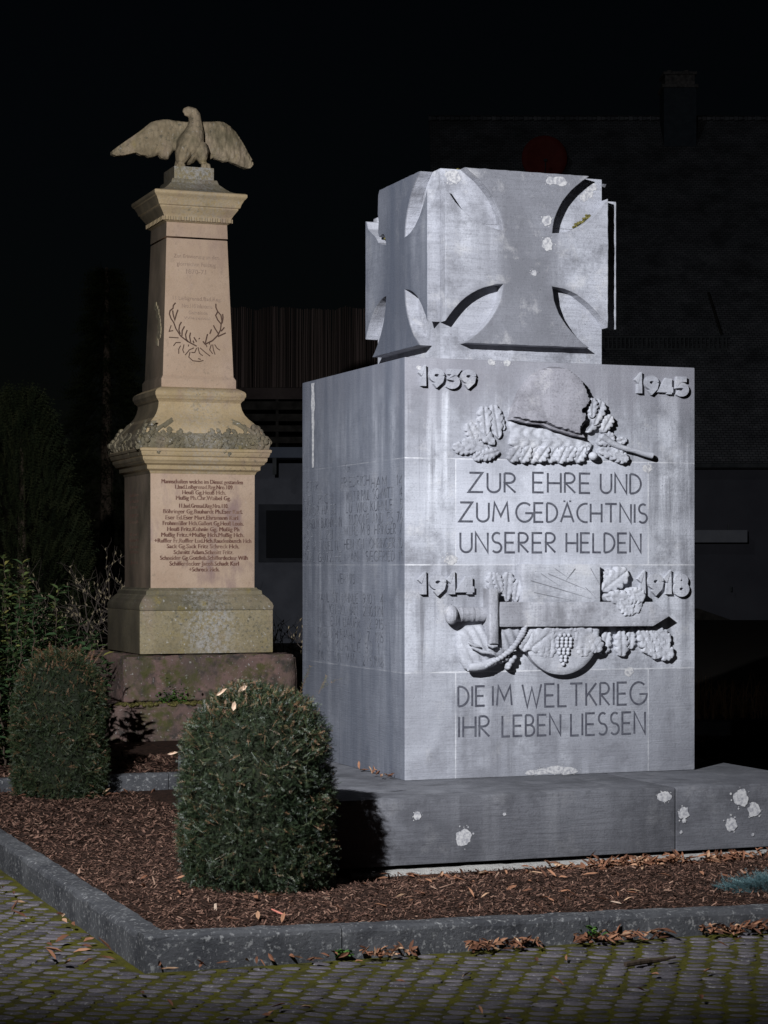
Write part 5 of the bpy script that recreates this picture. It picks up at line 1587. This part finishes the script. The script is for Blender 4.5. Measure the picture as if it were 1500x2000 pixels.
wn = MB(); wn.box(px_(505, D2), px_(640, D2), D2 - .05, D2 - .002, pz_(1098, D2), pz_(985, D2))
wno = wn.build('window', simple('window frame', (.05, .053, .064), (.07, .074, .085), 3), nh, bevel=.01)
wp_ = MB(); wp_.box(px_(520, D2), px_(630, D2), D2 - .056, D2 - .0515, pz_(1090, D2), pz_(997, D2)); m = Mat('dark glass', .1, .5); m.b.inputs['Roughness'].default_value = .6; m.b.inputs['Specular IOR Level'].default_value = .1; m.col((.01, .011, .014)); wp_.build('pane', m.m, wno)

# garden at the right edge
rw = MB(); rw.box(1.95, 7, 20.5, 20.8, -.03, pz_(1410, 20.5)); tag(rw.build('retaining_wall', simple('dark concrete', (.05, .05, .055), (.09, .09, .095), 4), bevel=.01), 'low dark concrete wall behind the memorial at the right edge', 'wall')
tr = MB(); tr.box(1.95, 14, 20.81, 59.5, -.02, .10); tag(tr.build('garden_terrain', GROUND), kind='structure')
rg = MB()
for k in range(700):
    x = random.uniform(2.5, 5.2); y = random.uniform(20.9, 22.3); h_ = random.uniform(.12, .42)
    dx = random.gauss(0, .07); dy = random.gauss(0, .05); wv = .006
    rg.add([(x - wv, y, .10), (x + wv, y, .10), (x + dx * .5 + wv * .7, y + dy * .5, .1 + h_ * .6), (x + dx * .5 - wv * .7, y + dy * .5, .1 + h_ * .6), (x + dx * 1.4, y + dy, .1 + h_)], [(0, 1, 2, 3), (3, 2, 4)], random.random())
m = Mat('dry grass', .9, .1); m.col(m.ramp(m.tint(), (0.0, (.10, .055, .03)), (1.0, (.26, .15, .08))))
DRYG = m.m
tag(rg.build('dry_grass', DRYG), 'brown dry grass growing above the low wall at the right edge', 'grass', kind='stuff')
lr = MB()
chips_w = 0
for k in range(900):
    x = random.uniform(2.2, 4.5); y = random.uniform(15.0, 20.4); l = random.uniform(.03, .08); a = random.uniform(0, 6.28); wd = l * .3
    c, s = math.cos(a), math.sin(a); z = -.02 + random.uniform(0, .02)
    lr.add([(x - l * c, y - l * s, z), (x + wd * s, y - wd * c, z + .01), (x + l * c, y + l * s, z + random.uniform(0, .02)), (x - wd * s, y + wd * c, z + .01)], [(0, 1, 2, 3)], random.random())
tag(lr.build('leaf_litter', LEAF), 'brown leaf litter scattered on the ground behind the memorial', 'leaves', kind='stuff')
bd = 33.0
bn = thing('garden_bench', 'small dark slatted bench standing against the white house wall', 'bench', Vector((px_(1459, bd), bd, .1)), 0)
hw = 20 / FPX * bd
zs = pz_(1322, bd) - .1
s_ = MB(); s_.box(-hw, hw, -.10, -.02, zs - .03, zs); s_.box(-hw, hw, 0.0, .08, zs - .03, zs); s_.box(-hw, hw, .1, .18, zs - .03, zs); s_.build('seat', DARKW, bn)
b2 = MB(); b2.box(-hw, hw, .20, .23, zs + .05, zs + .09); b2.box(-hw, hw, .205, .235, zs + .11, zs + .15); b2.build('backrest', DARKW, bn)
for sx_ in (-1, 1):
    l_ = MB(); l_.box(sx_ * hw * .85 - .015, sx_ * hw * .85 + .015, -.06, -.03, 0, zs - .031); l_.build('leg', METAL, bn)
    l_ = MB(); l_.box(sx_ * hw * .85 - .015, sx_ * hw * .85 + .015, .185, .199, 0, zs + .15); l_.build('leg', METAL, bn)

tw = MB(); x_ = fx_(1210, KY - .55)
tw.tube([M.W(x_, KY - .60, .03), M.W(x_ + .08, KY - .585, .034), M.W(x_ + .17, KY - .56, .03), M.W(x_ + .25, KY - .55, .036)], [.011, .012, .009, .005], 7)
tag(tw.build('fallen_twig', BARK, smooth=True), 'short brown twig lying on the cobbles near the right edge', 'twig')
sp_ = MB(); x_ = fx_(545, KY + .42); zb_ = bed_z(x_, KY + .42) + .01
sp_.tube([M.W(x_ - .02, KY + .46, zb_ + .02), M.W(x_, KY + .42, zb_ + .01), M.W(x_ + .018, KY + .385, zb_ + .004)], [.003, .0045, .003], 6)
tag(sp_.build('wood_splinter', simple('pink wood', (.38, .12, .09), (.45, .17, .13), 20)), 'small reddish pink wood splinter lying in the mulch before the near yew', 'splinter')
